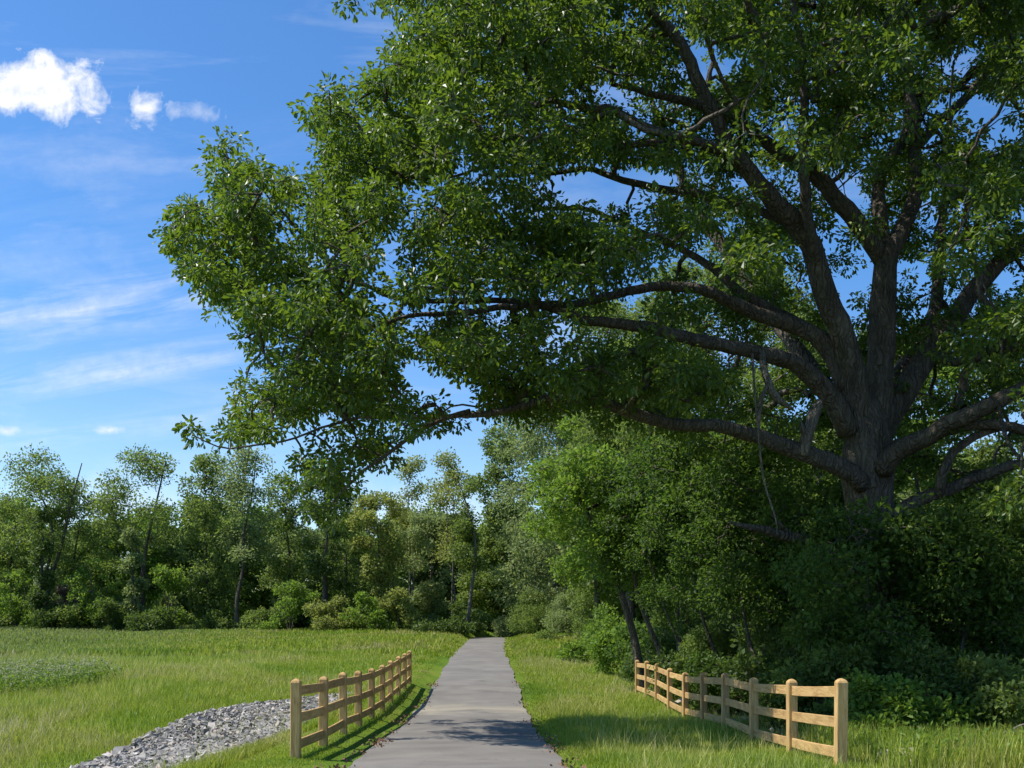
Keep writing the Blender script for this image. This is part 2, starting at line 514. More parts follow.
tag(o, 'uneven green grass with pale seed heads on both sides of the path', 'grass', kind='stuff')
# far meadow
n = 190000
x, y = scatter(n, 55, 104, (-6, -.60), (6, .06))
keep = clear(x, y, 0) & (x < 6 + .02 * y)
x, y = x[keep], y[keep]
hh = .36 * RNG.uniform(.5, 1.4, len(x)) * (1 + .25 * sines(x * .5, y * .4))
hh *= np.clip((np.abs(x - pcx(y)) - HALF) / 1.5, .3, 1)
rr = RNG.uniform(0, .86, len(x)); t = RNG.uniform(size=len(x)) < .06; rr[t] = RNG.uniform(.9, 1, t.sum())
o = blades('meadow_grass', x, y, hh, .03 + .0011 * y + 0 * x, rr, M['grass'], two=False)
tag(o, 'tall meadow grass running back to the line of trees', 'grass', kind='stuff')


# ------------------------------------------------------------------ leaves and growth
def unit(v): return v / (np.linalg.norm(v, axis=-1, keepdims=True) + 1e-9)


def leaves(C, rad, per, size, rng, droop=.35, flat=.75, fold=.25, slim=.5, two=True, spread=.9):
    """leaf sprays round cluster centres C (n,3); returns V, Q, rnd"""
    n = len(C)
    N = n * per
    cr = np.repeat(np.arange(n), per)
    d = unit(rng.normal(size=(N, 3)))
    rr = rng.uniform(.15, 1, N) ** .6
    rad = np.broadcast_to(rad, (n,))[cr]
    off = d * (rr * rad)[:, None]
    off[:, 2] *= flat
    P = C[cr] + off
    ax = unit(d + rng.normal(size=(N, 3)) * .6 + np.array([0, 0, -droop]))
    up = unit(rng.normal(size=(N, 3)) * spread + np.array([0, 0, .9]))
    sd = unit(np.cross(ax, up))
    nm = np.cross(sd, ax)
    L = size * rng.uniform(.65, 1.3, N)
    W = L * slim * rng.uniform(.8, 1.2, N)
    tone = np.repeat(rng.uniform(-.18, .18, n), per)
    r = np.clip(rng.beta(2, 2, N) * .9 + tone, 0, .9)
    fresh = rng.uniform(size=N) < .06
    r[fresh] = rng.uniform(.9, 1, fresh.sum())
    A = ax * L[:, None]; B = sd * (W * .5)[:, None]; Fd = nm * (W * fold)[:, None]
    if two:
        V = np.zeros((N, 6, 3))
        V[:, 0] = P
        V[:, 1] = P + A * .38 + B * .8 + Fd
        V[:, 2] = P + A * .72 + B + Fd
        V[:, 3] = P + A
        V[:, 4] = P + A * .72 - B + Fd
        V[:, 5] = P + A * .38 - B * .8 + Fd
        i = np.arange(N)[:, None] * 6
        Q = np.vstack([i + np.array([[0, 1, 2, 3]]), i + np.array([[0, 3, 4, 5]])])
        return V.reshape(-1, 3), Q, np.repeat(r, 6)
    V = np.zeros((N, 4, 3))
    V[:, 0] = P; V[:, 1] = P + A * .55 + B; V[:, 2] = P + A; V[:, 3] = P + A * .55 - B
    i = np.arange(N)[:, None] * 4
    return V.reshape(-1, 3), i + np.array([[0, 1, 2, 3]]), np.repeat(r, 4)


def grow(nodes, rads, targets, mb, rng, tip=.008, power=.45, step=.4, sides=4, wig=.06, maxr=.16, up=.12):
    """greedy branching: each target is joined to the nearest wood so far; tubes go into mb"""
    cap = len(nodes) + len(targets) * 24
    NP = np.zeros((cap, 3)); NP[:len(nodes)] = nodes
    NR = np.full(cap, 9.0); NR[:len(nodes)] = rads
    par = np.full(cap, -1)
    cnt = len(nodes); base = cnt
    d0 = np.array([np.min(np.sum((nodes - t) ** 2, 1)) for t in targets])
    runs = []
    for ti in np.argsort(d0):
        t = targets[ti]
        dd = np.sum((NP[:cnt] - t) ** 2, 1)
        j = int(np.argmin(dd)); L = math.sqrt(dd[j])
        n = min(22, max(2, int(L / step) + 1))
        s = np.linspace(0, 1, n + 1)[1:, None]
        P = NP[j] * (1 - s) + t * s
        bend = rng.normal(size=3) * L * .10 + np.array([0, 0, L * up])
        P = P + bend * (s * (1 - s) * 2)
        P += rng.normal(size=P.shape) * wig * min(1, L) * (1 - s)
        idx = np.arange(cnt, cnt + n)
        NP[idx] = P
        par[idx] = np.concatenate([[j], idx[:-1]])
        cnt += n
        runs.append((j, idx))
    load = np.zeros(cnt)
    for j, idx in runs: load[idx[-1]] += 1
    for i in range(cnt - 1, base - 1, -1):
        p = par[i]
        if p >= base: load[p] += load[i]
    R = np.minimum(maxr, tip * np.maximum(1, load) ** power)
    for j, idx in runs:
        r0 = min(NR[j] if j < base else R[j], R[idx[0]] * 1.15)
        P = np.vstack([NP[j], NP[idx]])
        RR = np.concatenate([[r0], R[idx]])
        RR[-1] = min(RR[-1], tip)
        if RR[0] < .02 and sides > 3: mb.tube(P, RR, 3, cap=False)
        else: mb.tube(P, RR, sides if RR[0] < .05 else sides + 3, cap=False)
    return NP[:cnt]


def lobes_crown(rng, H, zb, W, n, style):
    """crown lobes (centre, radius xy, radius z) for a free-standing kind of tree"""
    L = []
    for i in range(n):
        t = (i + rng.uniform(.1, .9)) / n
        if style == 'airy':
            z = zb + (H - zb) * (.12 + .80 * t)
            prof = math.sin(math.pi * min(1, .25 + .75 * t)) ** .6
            a = rng.uniform(0, 6.28)
            r = W * prof * rng.uniform(.35, .95)
            s = W * rng.uniform(.18, .48)
            L.append((np.array([math.cos(a) * r * .8, math.sin(a) * r * .8, z - s * .3]), s, s * rng.uniform(.5, .75)))
        elif style == 'column':
            z = zb + (H - zb) * t
            prof = math.sin(math.pi * (.12 + .8 * t)) ** .5
            a = i * 2.4
            r = W * prof * rng.uniform(.2, .6)
            s = W * rng.uniform(.45, .65)
            L.append((np.array([math.cos(a) * r, math.sin(a) * r, min(z, H - s * .7)]), s, s * rng.uniform(.7, 1.1)))
        else:
            z = zb + (H - zb) * t
            prof = (math.sin(math.pi * (.10 + .80 * t))) ** .65
            a = i * 2.4 + rng.uniform(-.5, .5)
            r = W * prof * rng.uniform(.35, .8)
            s = W * rng.uniform(.30, .48)
            L.append((np.array([math.cos(a) * r, math.sin(a) * r, min(z, H - s * .75)]), s, s * rng.uniform(.55, .9)))
    return L


def make_tree(name, loc, seed, H, W, zb, style='full', n_lobes=9, clusters=240, per=34, leaf=.24, spray=.6, mat='leaf_mid',
              bark='bark', r0=.2, lean=(0, 0), trunk=None, forks=1, label='', cat='tree', group=None, two=False, fill=.55,
              part_names=('trunk', 'crown'), droop=.2, lobes=None, trunk_top=.8):
    rng = np.random.default_rng(seed)
    root = empty(name, loc)
    tag(root, label, cat, group)
    mb = MB()
    nodes, rads = [], []
    if lobes is None: lobes = lobes_crown(rng, H, zb, W, n_lobes, style)
    lobes = [(c + np.array([lean[0], lean[1], 0]) * (c[2] / H), s, sz) for c, s, sz in lobes]
    for k in range(forks):
        if trunk is not None and k < len(trunk): tp = np.array(trunk[k], dtype=float)
        else:
            a = rng.uniform(0, 6.28) if forks > 1 else 0
            sp = W * .35 if forks > 1 else 0
            ht = H * trunk_top * rng.uniform(.9, 1.0)
            tp = np.array([(math.cos(a) * .1 * sp, math.sin(a) * .1 * sp, -.35), (rng.normal() * .15 + lean[0] * .15, rng.normal() * .15, ht * .25),
                           (lean[0] * .5 + math.cos(a) * sp * .5 + rng.normal() * H * .012, lean[1] * .5 + math.sin(a) * sp * .5, ht * .58),
                           (lean[0] * .9 + math.cos(a) * sp + rng.normal() * H * .02, lean[1] * .9 + math.sin(a) * sp, ht)])
        P = catmull(tp, H / 26)
        t = np.linspace(0, 1, len(P))
        R = r0 * (1 - .8 * t ** 1.1) * (1 if forks == 1 else .75) * (1 + .55 * np.exp(-t * 16))
        mb.tube(P, R, 9, rough=.06)
        nodes.append(P); rads.append(R)
    nodes = np.vstack(nodes); rads = np.concatenate(rads)
    low = nodes[:, 2] > min(zb * .75, H * .3)
    vol = np.array([s * s * sz for _, s, sz in lobes]) ** .75
    pick = rng.choice(len(lobes), clusters, p=vol / vol.sum())
    T = []
    for i in pick:
        c, s, sz = lobes[i]
        d = unit(rng.normal(size=3)); rr = rng.uniform(fill ** 3, 1) ** (1 / 3)
        if d[2] < -.3 and rng.uniform() < .45: d[2] *= -1
        T.append(c + d * np.array([s, s, sz]) * rr)
    T = np.array(T)
    T[:, 2] = np.maximum(T[:, 2], .25)
    T0 = np.array([c for c, s, sz in lobes])
    NP = grow(nodes[low], rads[low], np.vstack([T0, T]), mb, rng, tip=.012 if H > 6 else .006, step=H / 30, sides=4,
              maxr=r0 * .5, wig=.1)
    mb.build(part_names[0], M[bark], root, smooth=True)
    V, Q, r = leaves(T, spray * rng.uniform(.7, 1.25, len(T)), int(per * (1.25 if H < 9 else 1.12)), leaf * 1.05, rng, two=two, droop=droop, slim=.58, spread=1.2)
    V[:, 2] = np.maximum(V[:, 2], .03)
    mesh_np(part_names[1], V, [Q], M[mat], root, r)
    return root


# ------------------------------------------------------------------ the great oak
def px_limb(pts):
    """pts: (px, py, depth, radius_px) -> points, radii"""
    P = np.array([at(a, b_, d) for a, b_, d, r in pts])
    R = np.array([r * d / F for a, b_, d, r in pts])
    return np.hstack([P, R[:, None]])


OAK = dict(
    A=[(864, 440, 23, 24), (850, 380, 22.9, 19), (838, 335, 22.7, 17), (824, 292, 22.5, 15.5), (809, 238, 22.2, 14), (772, 193, 21.8, 13), (736, 151, 21.4, 11),
       (720, 115, 21.2, 9.5), (699, 73, 21, 8.5), (679, 31, 20.8, 8), (647, 0, 20.6, 7), (612, -45, 20.4, 5.5), (580, -100, 20.3, 3.5)],
    B=[(872, 440, 23.1, 24), (876, 380, 23.2, 19), (879, 333, 23.3, 18), (882, 285, 23.4, 17), (886, 250, 23.5, 15)],
    Ba=[(884, 262, 23.5, 13), (866, 232, 23.3, 11.5), (842, 203, 23, 10.5), (812, 172, 22.8, 10), (782, 158, 22.6, 9), (745, 131, 22.3, 7.5), (712, 112, 22, 6), (660, 95, 21.8, 4.5), (610, 82, 21.6, 3)],
    Bb=[(884, 258, 23.5, 12), (878, 212, 23.8, 9.5), (882, 176, 24, 8), (897, 150, 24.3, 7), (906, 120, 24.5, 5), (903, 60, 24.8, 4), (880, -10, 25, 3)],
    Bc=[(888, 255, 23.5, 13), (906, 222, 23.7, 11), (917, 190, 23.9, 10), (917, 150, 24, 9), (914, 105, 24, 8), (910, 67, 24, 7), (900, 20, 24, 6), (893, -40, 24, 5), (885, -130, 24, 3.5)],
    Bd=[(915, 150, 24, 7), (932, 130, 24.3, 6.5), (951, 112, 24.5, 6), (977, 86, 24.8, 5.5), (1002, 58, 25, 5), (1028, 46, 25.2, 4.2), (1070, 30, 25.4, 3)],
    Be=[(913, 95, 24, 4), (951, 88, 24.4, 3.5), (989, 86, 24.8, 3), (1040, 88, 25, 2)],
    Bf=[(1002, 58, 25, 4), (1011, 22, 25, 3.5), (1016, -20, 25, 2.5)],
    C=[(820, 270, 22.4, 6.5), (815, 247, 22, 6.5), (811, 202, 21.6, 6.5), (811, 150, 21.2, 6), (812, 94, 20.9, 5.5), (812, 56, 20.7, 5), (805, 0, 20.5, 4), (800, -70, 20.3, 2.5)],
    Ca=[(812, 100, 20.9, 4.8), (828, 76, 20.7, 4.5), (850, 56, 20.5, 4.2), (887, 30, 20.2, 3.5), (920, -10, 20, 2.5)],
    D=[(850, 432, 22.8, 15), (829, 397, 22.5, 13), (801, 367, 22.2, 12), (760, 351, 21.9, 10.5), (720, 341, 21.6, 9), (684, 333, 21.4, 8), (637, 320, 21.2, 7.2), (594, 317, 21, 6.5),
       (551, 303, 20.9, 5), (504, 303, 20.8, 4.2), (461, 309, 20.7, 3.5), (402, 315, 20.6, 2.7), (336, 333, 20.5, 1.5)],
    E=[(846, 390, 22.9, 12), (824, 340, 22.9, 11), (790, 324, 22.9, 10), (762, 312, 22.8, 9.5), (710, 289, 22.6, 8), (668, 284, 22.5, 6.5), (616, 291, 22.3, 5.5), (574, 302, 22.2, 5), (520, 298, 22, 4.2),
       (460, 299, 21.9, 3.6), (420, 296, 21.8, 3.2), (385, 291, 21.7, 3), (337, 269, 21.6, 2.6), (311, 243, 21.5, 2.2), (285, 215, 21.4, 1.7), (262, 190, 21.3, 1.1)],
    Ea=[(836, 365, 23.2, 9), (812, 335, 23.5, 8.5), (780, 318, 23.8, 8), (745, 300, 24, 7), (700, 270, 24.3, 5), (650, 245, 24.5, 3.8), (596, 220, 24.7, 3), (543, 213, 24.8, 2.2), (490, 222, 24.9, 1.3)],
    N=[(385, 291, 21.7, 2.4), (358, 286, 21.5, 2.2), (327, 281, 21.3, 1.9), (295, 269, 21.2, 1.5), (262, 262, 21.1, 1.2), (215, 262, 21, .9), (185, 250, 21, .6)],
    F=[(862, 484, 22.6, 13), (841, 468, 22.3, 11.5), (801, 452, 21.9, 10), (760, 436, 21.5, 9), (720, 423, 21.1, 8.2), (669, 416, 20.8, 7.5), (632, 406, 20.5, 7), (597, 395, 20.3, 6), (558, 391, 20.1, 5),
       (523, 401, 19.9, 4.5), (488, 409, 19.8, 4), (441, 413, 19.6, 2.8), (400, 413, 19.5, 2.2), (371, 414, 19.4, 1.8), (330, 425, 19.3, 1.5), (289, 440, 19.2, 1.3), (238, 449, 19.1, 1), (199, 438, 19, .7)],
    Fa=[(470, 411, 19.7, 3), (457, 415, 19.6, 3), (429, 428, 19.5, 2.8), (394, 448, 19.4, 2.5), (367, 467, 19.3, 2.1), (347, 487, 19.2, 1.5), (330, 505, 19.2, .8)],
    J=[(742, 165, 21.5, 7), (726, 155, 21.3, 6.5), (685, 144, 21, 6), (640, 130, 20.6, 5.5), (615, 116, 20.4, 5), (584, 110, 20.2, 4.3), (556, 102, 20, 3.8), (538, 90, 19.9, 3), (524, 69, 19.8, 2.4), (506, 58, 19.7, 1.6), (470, 40, 19.6, 1)],
    Ja=[(556, 102, 20, 2.6), (515, 108, 19.8, 2.2), (471, 119, 19.6, 1.7), (420, 122, 19.5, 1)],
    K=[(690, 146, 21, 4.5), (640, 146, 21.1, 4), (606, 154, 21.2, 3.6), (559, 147, 21.3, 3.2), (515, 146, 21.4, 2.8), (474, 146, 21.5, 2.2), (443, 140, 21.5, 1.6), (390, 130, 21.5, 1)],
    Lm=[(797, 225, 22.1, 6), (740, 205, 22.6, 5), (673, 190, 23, 4.8), (640, 182, 23.2, 4.2), (602, 169, 23.4, 3.5), (559, 171, 23.5, 2.8), (502, 165, 23.6, 2), (440, 180, 23.7, 1.3)],
    Gm=[(880, 470, 22.6, 15), (894, 452, 22.3, 13), (930, 432, 21.8, 11), (970, 411, 21.3, 10), (1024, 387, 20.8, 8.5), (1090, 350, 20.3, 6.5), (1160, 310, 20, 4)],
    Ga=[(934, 434, 21.8, 7), (978, 426, 21.6, 6.5), (1024, 428, 21.4, 6), (1080, 432, 21.2, 4.5), (1150, 420, 21, 3)],
    Gb=[(940, 494, 22, 6), (944, 476, 21.9, 5.8), (955, 452, 21.8, 5.5), (978, 436, 21.7, 5), (1000, 428, 21.6, 4)],
    Gc=[(884, 520, 22.8, 9), (914, 503, 22.4, 8.5), (946, 492, 22.1, 8), (982, 480, 21.9, 7), (1024, 470, 21.7, 6), (1090, 462, 21.4, 4.5), (1160, 440, 21.2, 3)],
    Hm=[(874, 438, 23.3, 18), (888, 415, 23.5, 17), (902, 395, 23.7, 15.5), (922, 367, 24, 14), (940, 338, 24.3, 12.5), (965, 304, 24.6, 11), (995, 272, 24.9, 10), (1030, 242, 25.2, 8.5), (1090, 180, 25.6, 6), (1140, 110, 26, 3.5)],
    Ha=[(930, 352, 24.2, 7), (955, 362, 24, 6), (990, 352, 23.8, 5.5), (1030, 342, 23.6, 5), (1100, 330, 23.4, 3)],
    Fb=[(872, 450, 23.6, 14), (884, 400, 25.2, 11), (930, 330, 27.5, 8), (950, 230, 29, 5.5), (960, 120, 30, 3)],
    Fc=[(860, 440, 23.6, 13), (830, 390, 25.4, 10), (760, 300, 27.4, 7.5), (690, 200, 28.6, 5.5), (650, 100, 29.2, 3)],
)
oak_base = at(884, 742, 23.0)
oak_base[2] = G(oak_base[0], oak_base[1])
oak = empty('oak_tree', tuple(oak_base))
tag(oak, 'huge spreading oak with a thick forked trunk whose boughs reach over the path', 'tree')
ob = oak_base
tb = MB()
tp = np.array([(*(ob + [0, 0, -.5]), 1.05), (*(ob + [0, 0, .15]), .88), (*at(884, 690, 23), .66), (*at(881, 610, 23), .55), (*at(876, 550, 23), .50), (*at(869, 500, 23), .53), (*at(867, 460, 23), .58), (*at(868, 425, 23), .46), (*at(870, 400, 23.1), .28)])
tp[:, :3] -= ob
P4 = catmull(tp, .16)
tb.tube(P4[:, :3], P4[:, 3], 28, rough=.05)
# root buttresses
for a in (0.3, 1.5, 2.7, 3.9, 5.1):
    dv = np.array([math.cos(a), math.sin(a), 0])
    Q4 = catmull([(*(dv * .55 + [0, 0, 1.3]), .30), (*(dv * .95 + [0, 0, .45]), .30), (*(dv * 1.5 + [0, 0, .05]), .2), (*(dv * 2.3 + [0, 0, -.12]), .1)], .15)
    tb.tube(Q4[:, :3], Q4[:, 3], 10, rough=.06)
tb.build('trunk', M['oak_bark'], oak, smooth=True)
nodes, rads = [], []
limb_px = []
lrng = np.random.default_rng(3)
for key, pts in OAK.items():
    L4 = px_limb(pts); L4[:, :3] -= ob
    L4[:, 3] *= .70 if key in ('A', 'B') else (.74 if key[0] in 'ABDE' else .82)
    P4 = catmull(L4, .22)
    t = np.linspace(0, 1, len(P4))
    wv = np.cumsum(lrng.normal(size=(len(P4), 3)), 0) * .020
    P4[:, :3] += wv * np.minimum(1, t * 6)[:, None]
    mb = MB()
    R = np.maximum(P4[:, 3], .012)
    mb.tube(P4[:, :3], R, 14 if R[0] > .12 else 9, rough=.10 if R[0] > .1 else .05)
    if key == 'F':                        # knuckle at the broken stub
        s = catmull([(*(at(804, 455, 21.8) - ob), .13), (*(at(807, 438, 21.7) - ob), .12), (*(at(812, 421, 21.7) - ob), .12), (*(at(818, 406, 21.7) - ob), .10), (*(at(821, 399, 21.7) - ob), .03)], .08)
        sb = MB(); sb.tube(s[:, :3], s[:, 3], 9, rough=.22)
        s = catmull([(*(at(808, 440, 21.7) - ob), .07), (*(at(803, 430, 21.6) - ob), .06), (*(at(801, 422, 21.6) - ob), .02)], .08)
        sb.tube(s[:, :3], s[:, 3], 7, rough=.2)
    lo_ = mb.build('limb', M['oak_bark'], oak, smooth=True)
    if key == 'F':
        st = sb.build('broken_stub', M['dead_wood'], lo_, smooth=True)
        st['label'] = 'pale splintered stub standing up from the lowest left bough'
    nodes.append(P4[:, :3]); rads.append(R)
    if P4[0, 3] > .1:
        limb_px.append(P4)
# dead wood in the oak
db = MB()
for pts in ([(762, 352, 21.8, 3.5), (764, 368, 21.6, 3.5), (772, 391, 21.5, 4), (782, 402, 21.5, 3.5), (793, 409, 21.5, 1.5)],
            [(768, 384, 21.5, 2), (762, 396, 21.4, 2.2), (760, 410, 21.4, 2), (758, 430, 21.3, 1.4)],
            [(752, 350, 21.8, 1.5), (754, 380, 21.2, 1.2), (758, 430, 21, 1.1), (764, 480, 20.9, 1), (776, 520, 20.8, .8), (777, 535, 20.8, .5)]):
    s = px_limb(pts); s[:, :3] -= ob; s = catmull(s, .1)
    db.tube(s[:, :3], s[:, 3], 7, rough=.15)
o = db.build('dead_branch', M['dead_wood'], oak, smooth=True); o['label'] = 'bare pale dead branch hanging under the middle left bough'
db = MB()
for pts in ([(868, 552, 22.5, 6), (841, 545, 21.8, 5.5), (789, 537, 21.2, 5), (765, 530, 21, 4.5), (744, 526, 20.8, 3), (730, 522, 20.7, 1.5)],
            [(800, 539, 21.3, 2.5), (784, 528, 21.1, 2), (772, 514, 21, 1)]):
    s = px_limb(pts); s[:, :3] -= ob; s = catmull(s, .12)
    db.tube(s[:, :3], s[:, 3], 8, rough=.1)
o = db.build('limb', M['bark'], oak, smooth=True)

SIL = np.array([(345, -10), (372, 12), (385, 40), (380, 66), (345, 66), (322, 80), (318, 98), (302, 108), (300, 122), (312, 140), (312, 158), (322, 174), (300, 172), (283, 160), (270, 174),
                (255, 152), (245, 132), (215, 135), (207, 155), (212, 188), (183, 194), (176, 215), (164, 236), (172, 268), (184, 292), (205, 300), (225, 332), (246, 345),
                (240, 378), (226, 402), (218, 428), (240, 448), (285, 446), (310, 470), (330, 498), (375, 492), (425, 465), (440, 432), (520, 425), (600, 432), (700, 455), (800, 470),
                (1000, 520), (1100, 520), (1420, 430), (1470, 200), (1380, -150), (1150, -380), (870, -440), (640, -360), (450, -160)], dtype=float)
GAPS = [(392, 268, 18, 13), (420, 192, 16, 7), (420, 210, 6, 6), (590, 186, 30, 9), (650, 178, 25, 12), (560, 172, 12, 6), (452, 384, 12, 10), (385, 250, 12, 6), (300, 215, 8, 6), (845, 310, 9, 26), (850, 190, 14, 18), (870, 240, 6, 10),
        (955, 62, 14, 10), (945, 104, 20, 11), (995, 112, 16, 8), (1005, 130, 20, 14), (960, 372, 14, 8), (838, 235, 9, 16), (930, 225, 8, 8), (850, 210, 9, 16), (915, 290, 8, 7),
        (465, 395, 14, 8), (405, 380, 8, 8), (690, 60, 8, 8), (740, 60, 10, 8), (330, 420, 8, 6), (300, 440, 10, 6), (490, 430, 20, 10), (410, 455, 16, 14), (450, 445, 20, 14), (640, 300, 14, 8), (610, 330, 14, 6), (720, 360, 20, 8), (620, 180, 14, 10)]
crng = np.random.default_rng(21)
LP = np.vstack(limb_px)
lw = LP[:, :3] + ob
LPX = np.stack([512 + lw[:, 0] * F / lw[:, 1], HOR - (lw[:, 2] - EYE) * F / lw[:, 1], lw[:, 1], LP[:, 3] * F / lw[:, 1]], 1)
def oak_ok(u, v, d, r=9, strict=True):
    q = np.array([(u - r, v), (u + r, v), (u, v - r), (u, v + r * .8)])
    if not inpoly(q[:, 0], q[:, 1], SIL).all(): return False
    if any(((u - a) / (rx + r * .8)) ** 2 + ((v - b_) / (ry + r * .8)) ** 2 < 1 for a, b_, rx, ry in GAPS): return False
    if d < 23.4 and v > -20:
        dl = np.hypot(LPX[:, 0] - u, LPX[:, 1] - v) - LPX[:, 3]
        k_ = np.argmin(dl)
        if dl[k_] < (16 if LPX[k_, 3] > 4 else 10) and d < LPX[k_, 2] + .3 and crng.uniform() < (.9 if LPX[k_, 3] > 6 else .55): return False
    return True


T = []
tries = 0
nclump = 0
centres = np.zeros((0, 3))
while nclump < 900 and tries < 60000:
    tries += 1
    u, v = crng.uniform(150, 1480), crng.uniform(-440, 525)
    seen = -20 <= v <= 540 and u < 1045
    if not seen and crng.uniform() < .66: continue
    e = min(1, abs(u - 870) / 720)
    west = min(1, max(0, (760 - u) / 160))
    D = (6.2 * math.sqrt(max(0, 1 - e * e)) + .8) * (1 - west) + (2.2 + 1.6 * min(1, (u - 150) / 200)) * west
    d = 23.3 - 2.6 * max(e, west) + D * crng.uniform(-1, 1)
    if not oak_ok(u, v, d, 14): continue
    if 580 < u < 880 and 0 < v < 300 and crng.uniform() < .32: continue
    if v > 425 and u > 800 and crng.uniform() < .65: continue
    if u > 560 and v > 240 and d > 22 and u < 820 and crng.uniform() < .4: continue
    p = at(u, v, d)
    if len(centres) and np.min(np.sum(((centres - p) * [1, 1, 1.9]) ** 2, 1)) < (.98 if seen else 1.25) ** 2: continue
    centres = np.vstack([centres, p]); nclump += 1
    # one bough end: a flattened, domed pad of sprays
    R_ = crng.uniform(.5, 1.15)
    k2 = int(3 + 7.5 * R_ ** 1.5)
    for _ in range(k2):
        q = unit(crng.normal(size=3)) * crng.uniform(.25, 1) ** .5 * R_
        q[2] = q[2] * .34 - .2 * (q[0] ** 2 + q[1] ** 2) / R_
        p2 = p + q
        u2, v2 = 512 + p2[0] * F / p2[1], HOR - (p2[2] - EYE) * F / p2[1]
        if oak_ok(u2, v2, p2[1], 6): T.append(p2)
for a, b_, d in ((222, 146, 21.2), (234, 142, 21.4), (228, 158, 21), (214, 152, 21.3), (216, 168, 21), (240, 165, 21.3), (232, 176, 21.6), (222, 190, 21.1), (186, 206, 21), (182, 222, 21.2), (176, 238, 21), (172, 226, 20.8), (190, 226, 21.4), (196, 214, 20.7), (184, 250, 20.8), (188, 268, 21.2), (190, 428, 19), (196, 436, 19), (230, 436, 19.1), (345, 3, 20.5), (362, -2, 20.4), (330, 508, 19.2), (312, 512, 19.3), (338, 520, 19.2), (322, 470, 19.4), (300, 462, 19.4), (296, 480, 19.6)):
    T.append(at(a, b_, d))
T = np.array(T) - ob
nodes = np.vstack(nodes); rads = np.concatenate(rads)
bm_ = MB()
grow(nodes, rads, T, bm_, crng, tip=.010, power=.52, step=.33, sides=4, wig=.10, maxr=.13, up=.10)
bm_.build('branches', M['oak_bark'], oak, smooth=True)
V, Q, r = leaves(T, .34 * crng.uniform(.7, 1.3, len(T)), 68, .125, crng, droop=.5, slim=.46, flat=.72, spread=.8)
mesh_np('crown', V, [Q], M['oak_leaf'], oak, r)
print('oak clusters', len(T), 'tries', tries)

# ------------------------------------------------------------------ tree line across the meadow
def far_tree(name, px, d, top_y, w_px, bot_y, label, seed, **kw):
    x = (px - 512) * d / F
    z = G(x, d)
    H = EYE + (HOR - top_y) * d / F - z
    zb = max(.4, EYE + (HOR - bot_y) * d / F - z)
    return make_tree(name, (x, d, z), seed, H, w_px * .5 * d / F, zb, label=label, **kw)


def lob(x, y, z, s, sz=None): return (np.array([x, y, z], dtype=float), s, sz or s * .65)


far_tree('tall_tree', 38, 95, 438, 96, 555, 'tall tree at the far left with two bare forked stems under an airy crown', 1, style='airy', n_lobes=19, clusters=270, per=30, mat='leaf_mid', r0=.3, forks=2,
         trunk=[[(.3, 0, -.3), (.4, 0, 4), (1.4, 0, 8.5), (.6, .3, 12), (-1.5, .3, 15.5)], [(.6, 0, -.3), (1, 0, 4), (2.3, 0, 8.5), (3.2, -.3, 12), (4.3, -.3, 16)]], spray=1.05)
far_tree('tall_tree', 142, 94, 440, 92, 560, 'tall tree with a crooked dark trunk and gappy crown right of the forked one', 2, style='airy', n_lobes=17, clusters=250, per=30, mat='leaf_mid', r0=.3, forks=2,
         trunk=[[(0, 0, -.3), (-.2, 0, 4), (.0, 0, 7), (-2.4, .2, 10), (-3.4, .2, 14)], [(.1, 0, -.3), (.1, 0, 4), (.4, 0, 8), (1.3, 0, 12), (2.2, 0, 16)]], spray=1.0)
far_tree('leafy_tree', 78, 99, 482, 72, 600, 'rounded dark leafy tree filling the gap between the two tall forked trees', 3, n_lobes=11, clusters=300, mat='leaf_mid', r0=.25)
far_tree('leafy_tree', 207, 93, 457, 66, 615, 'fresh green tree with dense low boughs right of the crooked tree', 4, style='column', n_lobes=12, clusters=330, mat='leaf_mid', r0=.2)
far_tree('tall_tree', 243, 91, 432, 72, 575, 'tall thin tree with a slender dark trunk and a light feathery top', 5, style='airy', n_lobes=18, clusters=250, per=28, mat='leaf_pale', r0=.2, spray=1.05,
         trunk=[[(-.5, 0, -.3), (-.55, 0, 3), (-.05, .2, 6), (.05, 0, 9), (.7, .1, 12), (1.2, 0, 16)]])
far_tree('leafy_tree', 286, 96, 476, 58, 605, 'mid green tree under the hanging leftmost oak boughs', 6, style='column', n_lobes=10, clusters=260, mat='leaf_mid', r0=.18)
far_tree('leafy_tree', 324, 92, 470, 66, 590, 'dark green tree with a stout dark trunk seen below the oak leaves', 7, n_lobes=11, clusters=300, mat='leaf_dark', r0=.32)
far_tree('round_tree', 378, 90, 493, 68, 585, 'round topped yellowish green tree beneath the drooping oak bough', 8, n_lobes=11, clusters=330, mat='leaf_yellow', r0=.22)
far_tree('thin_tree', 412, 103, 446, 46, 575, 'thin tree with twin bare stems and a wispy pale top', 9, style='airy', n_lobes=15, clusters=210, per=24, mat='leaf_yellow', spray=.9, r0=.17, forks=2, bark='bark_pale')
far_tree('thin_tree', 452, 97, 438, 62, 580, 'thin tree with a sparse yellow green top near the end of the path', 10, style='airy', n_lobes=17, clusters=250, per=26, mat='leaf_yellow', spray=.9, r0=.15, bark='bark_pale', forks=2)
far_tree('leaning_tree', 466, 92, 466, 44, 590, 'slim pale trunked tree leaning right beside the end of the path', 11, style='airy', n_lobes=14, clusters=170, per=26, mat='leaf_mid', r0=.2, bark='bark_pale',
         trunk=[[(0, 0, -.3), (.5, 0, 4), (.9, 0, 8), (.3, 0, 11), (-.6, 0, 14)]])
far_tree('leafy_tree', 432, 99, 515, 58, 610, 'leafy olive tree low behind the thin stems', 12, n_lobes=10, clusters=230, mat='leaf_pale', r0=.18)
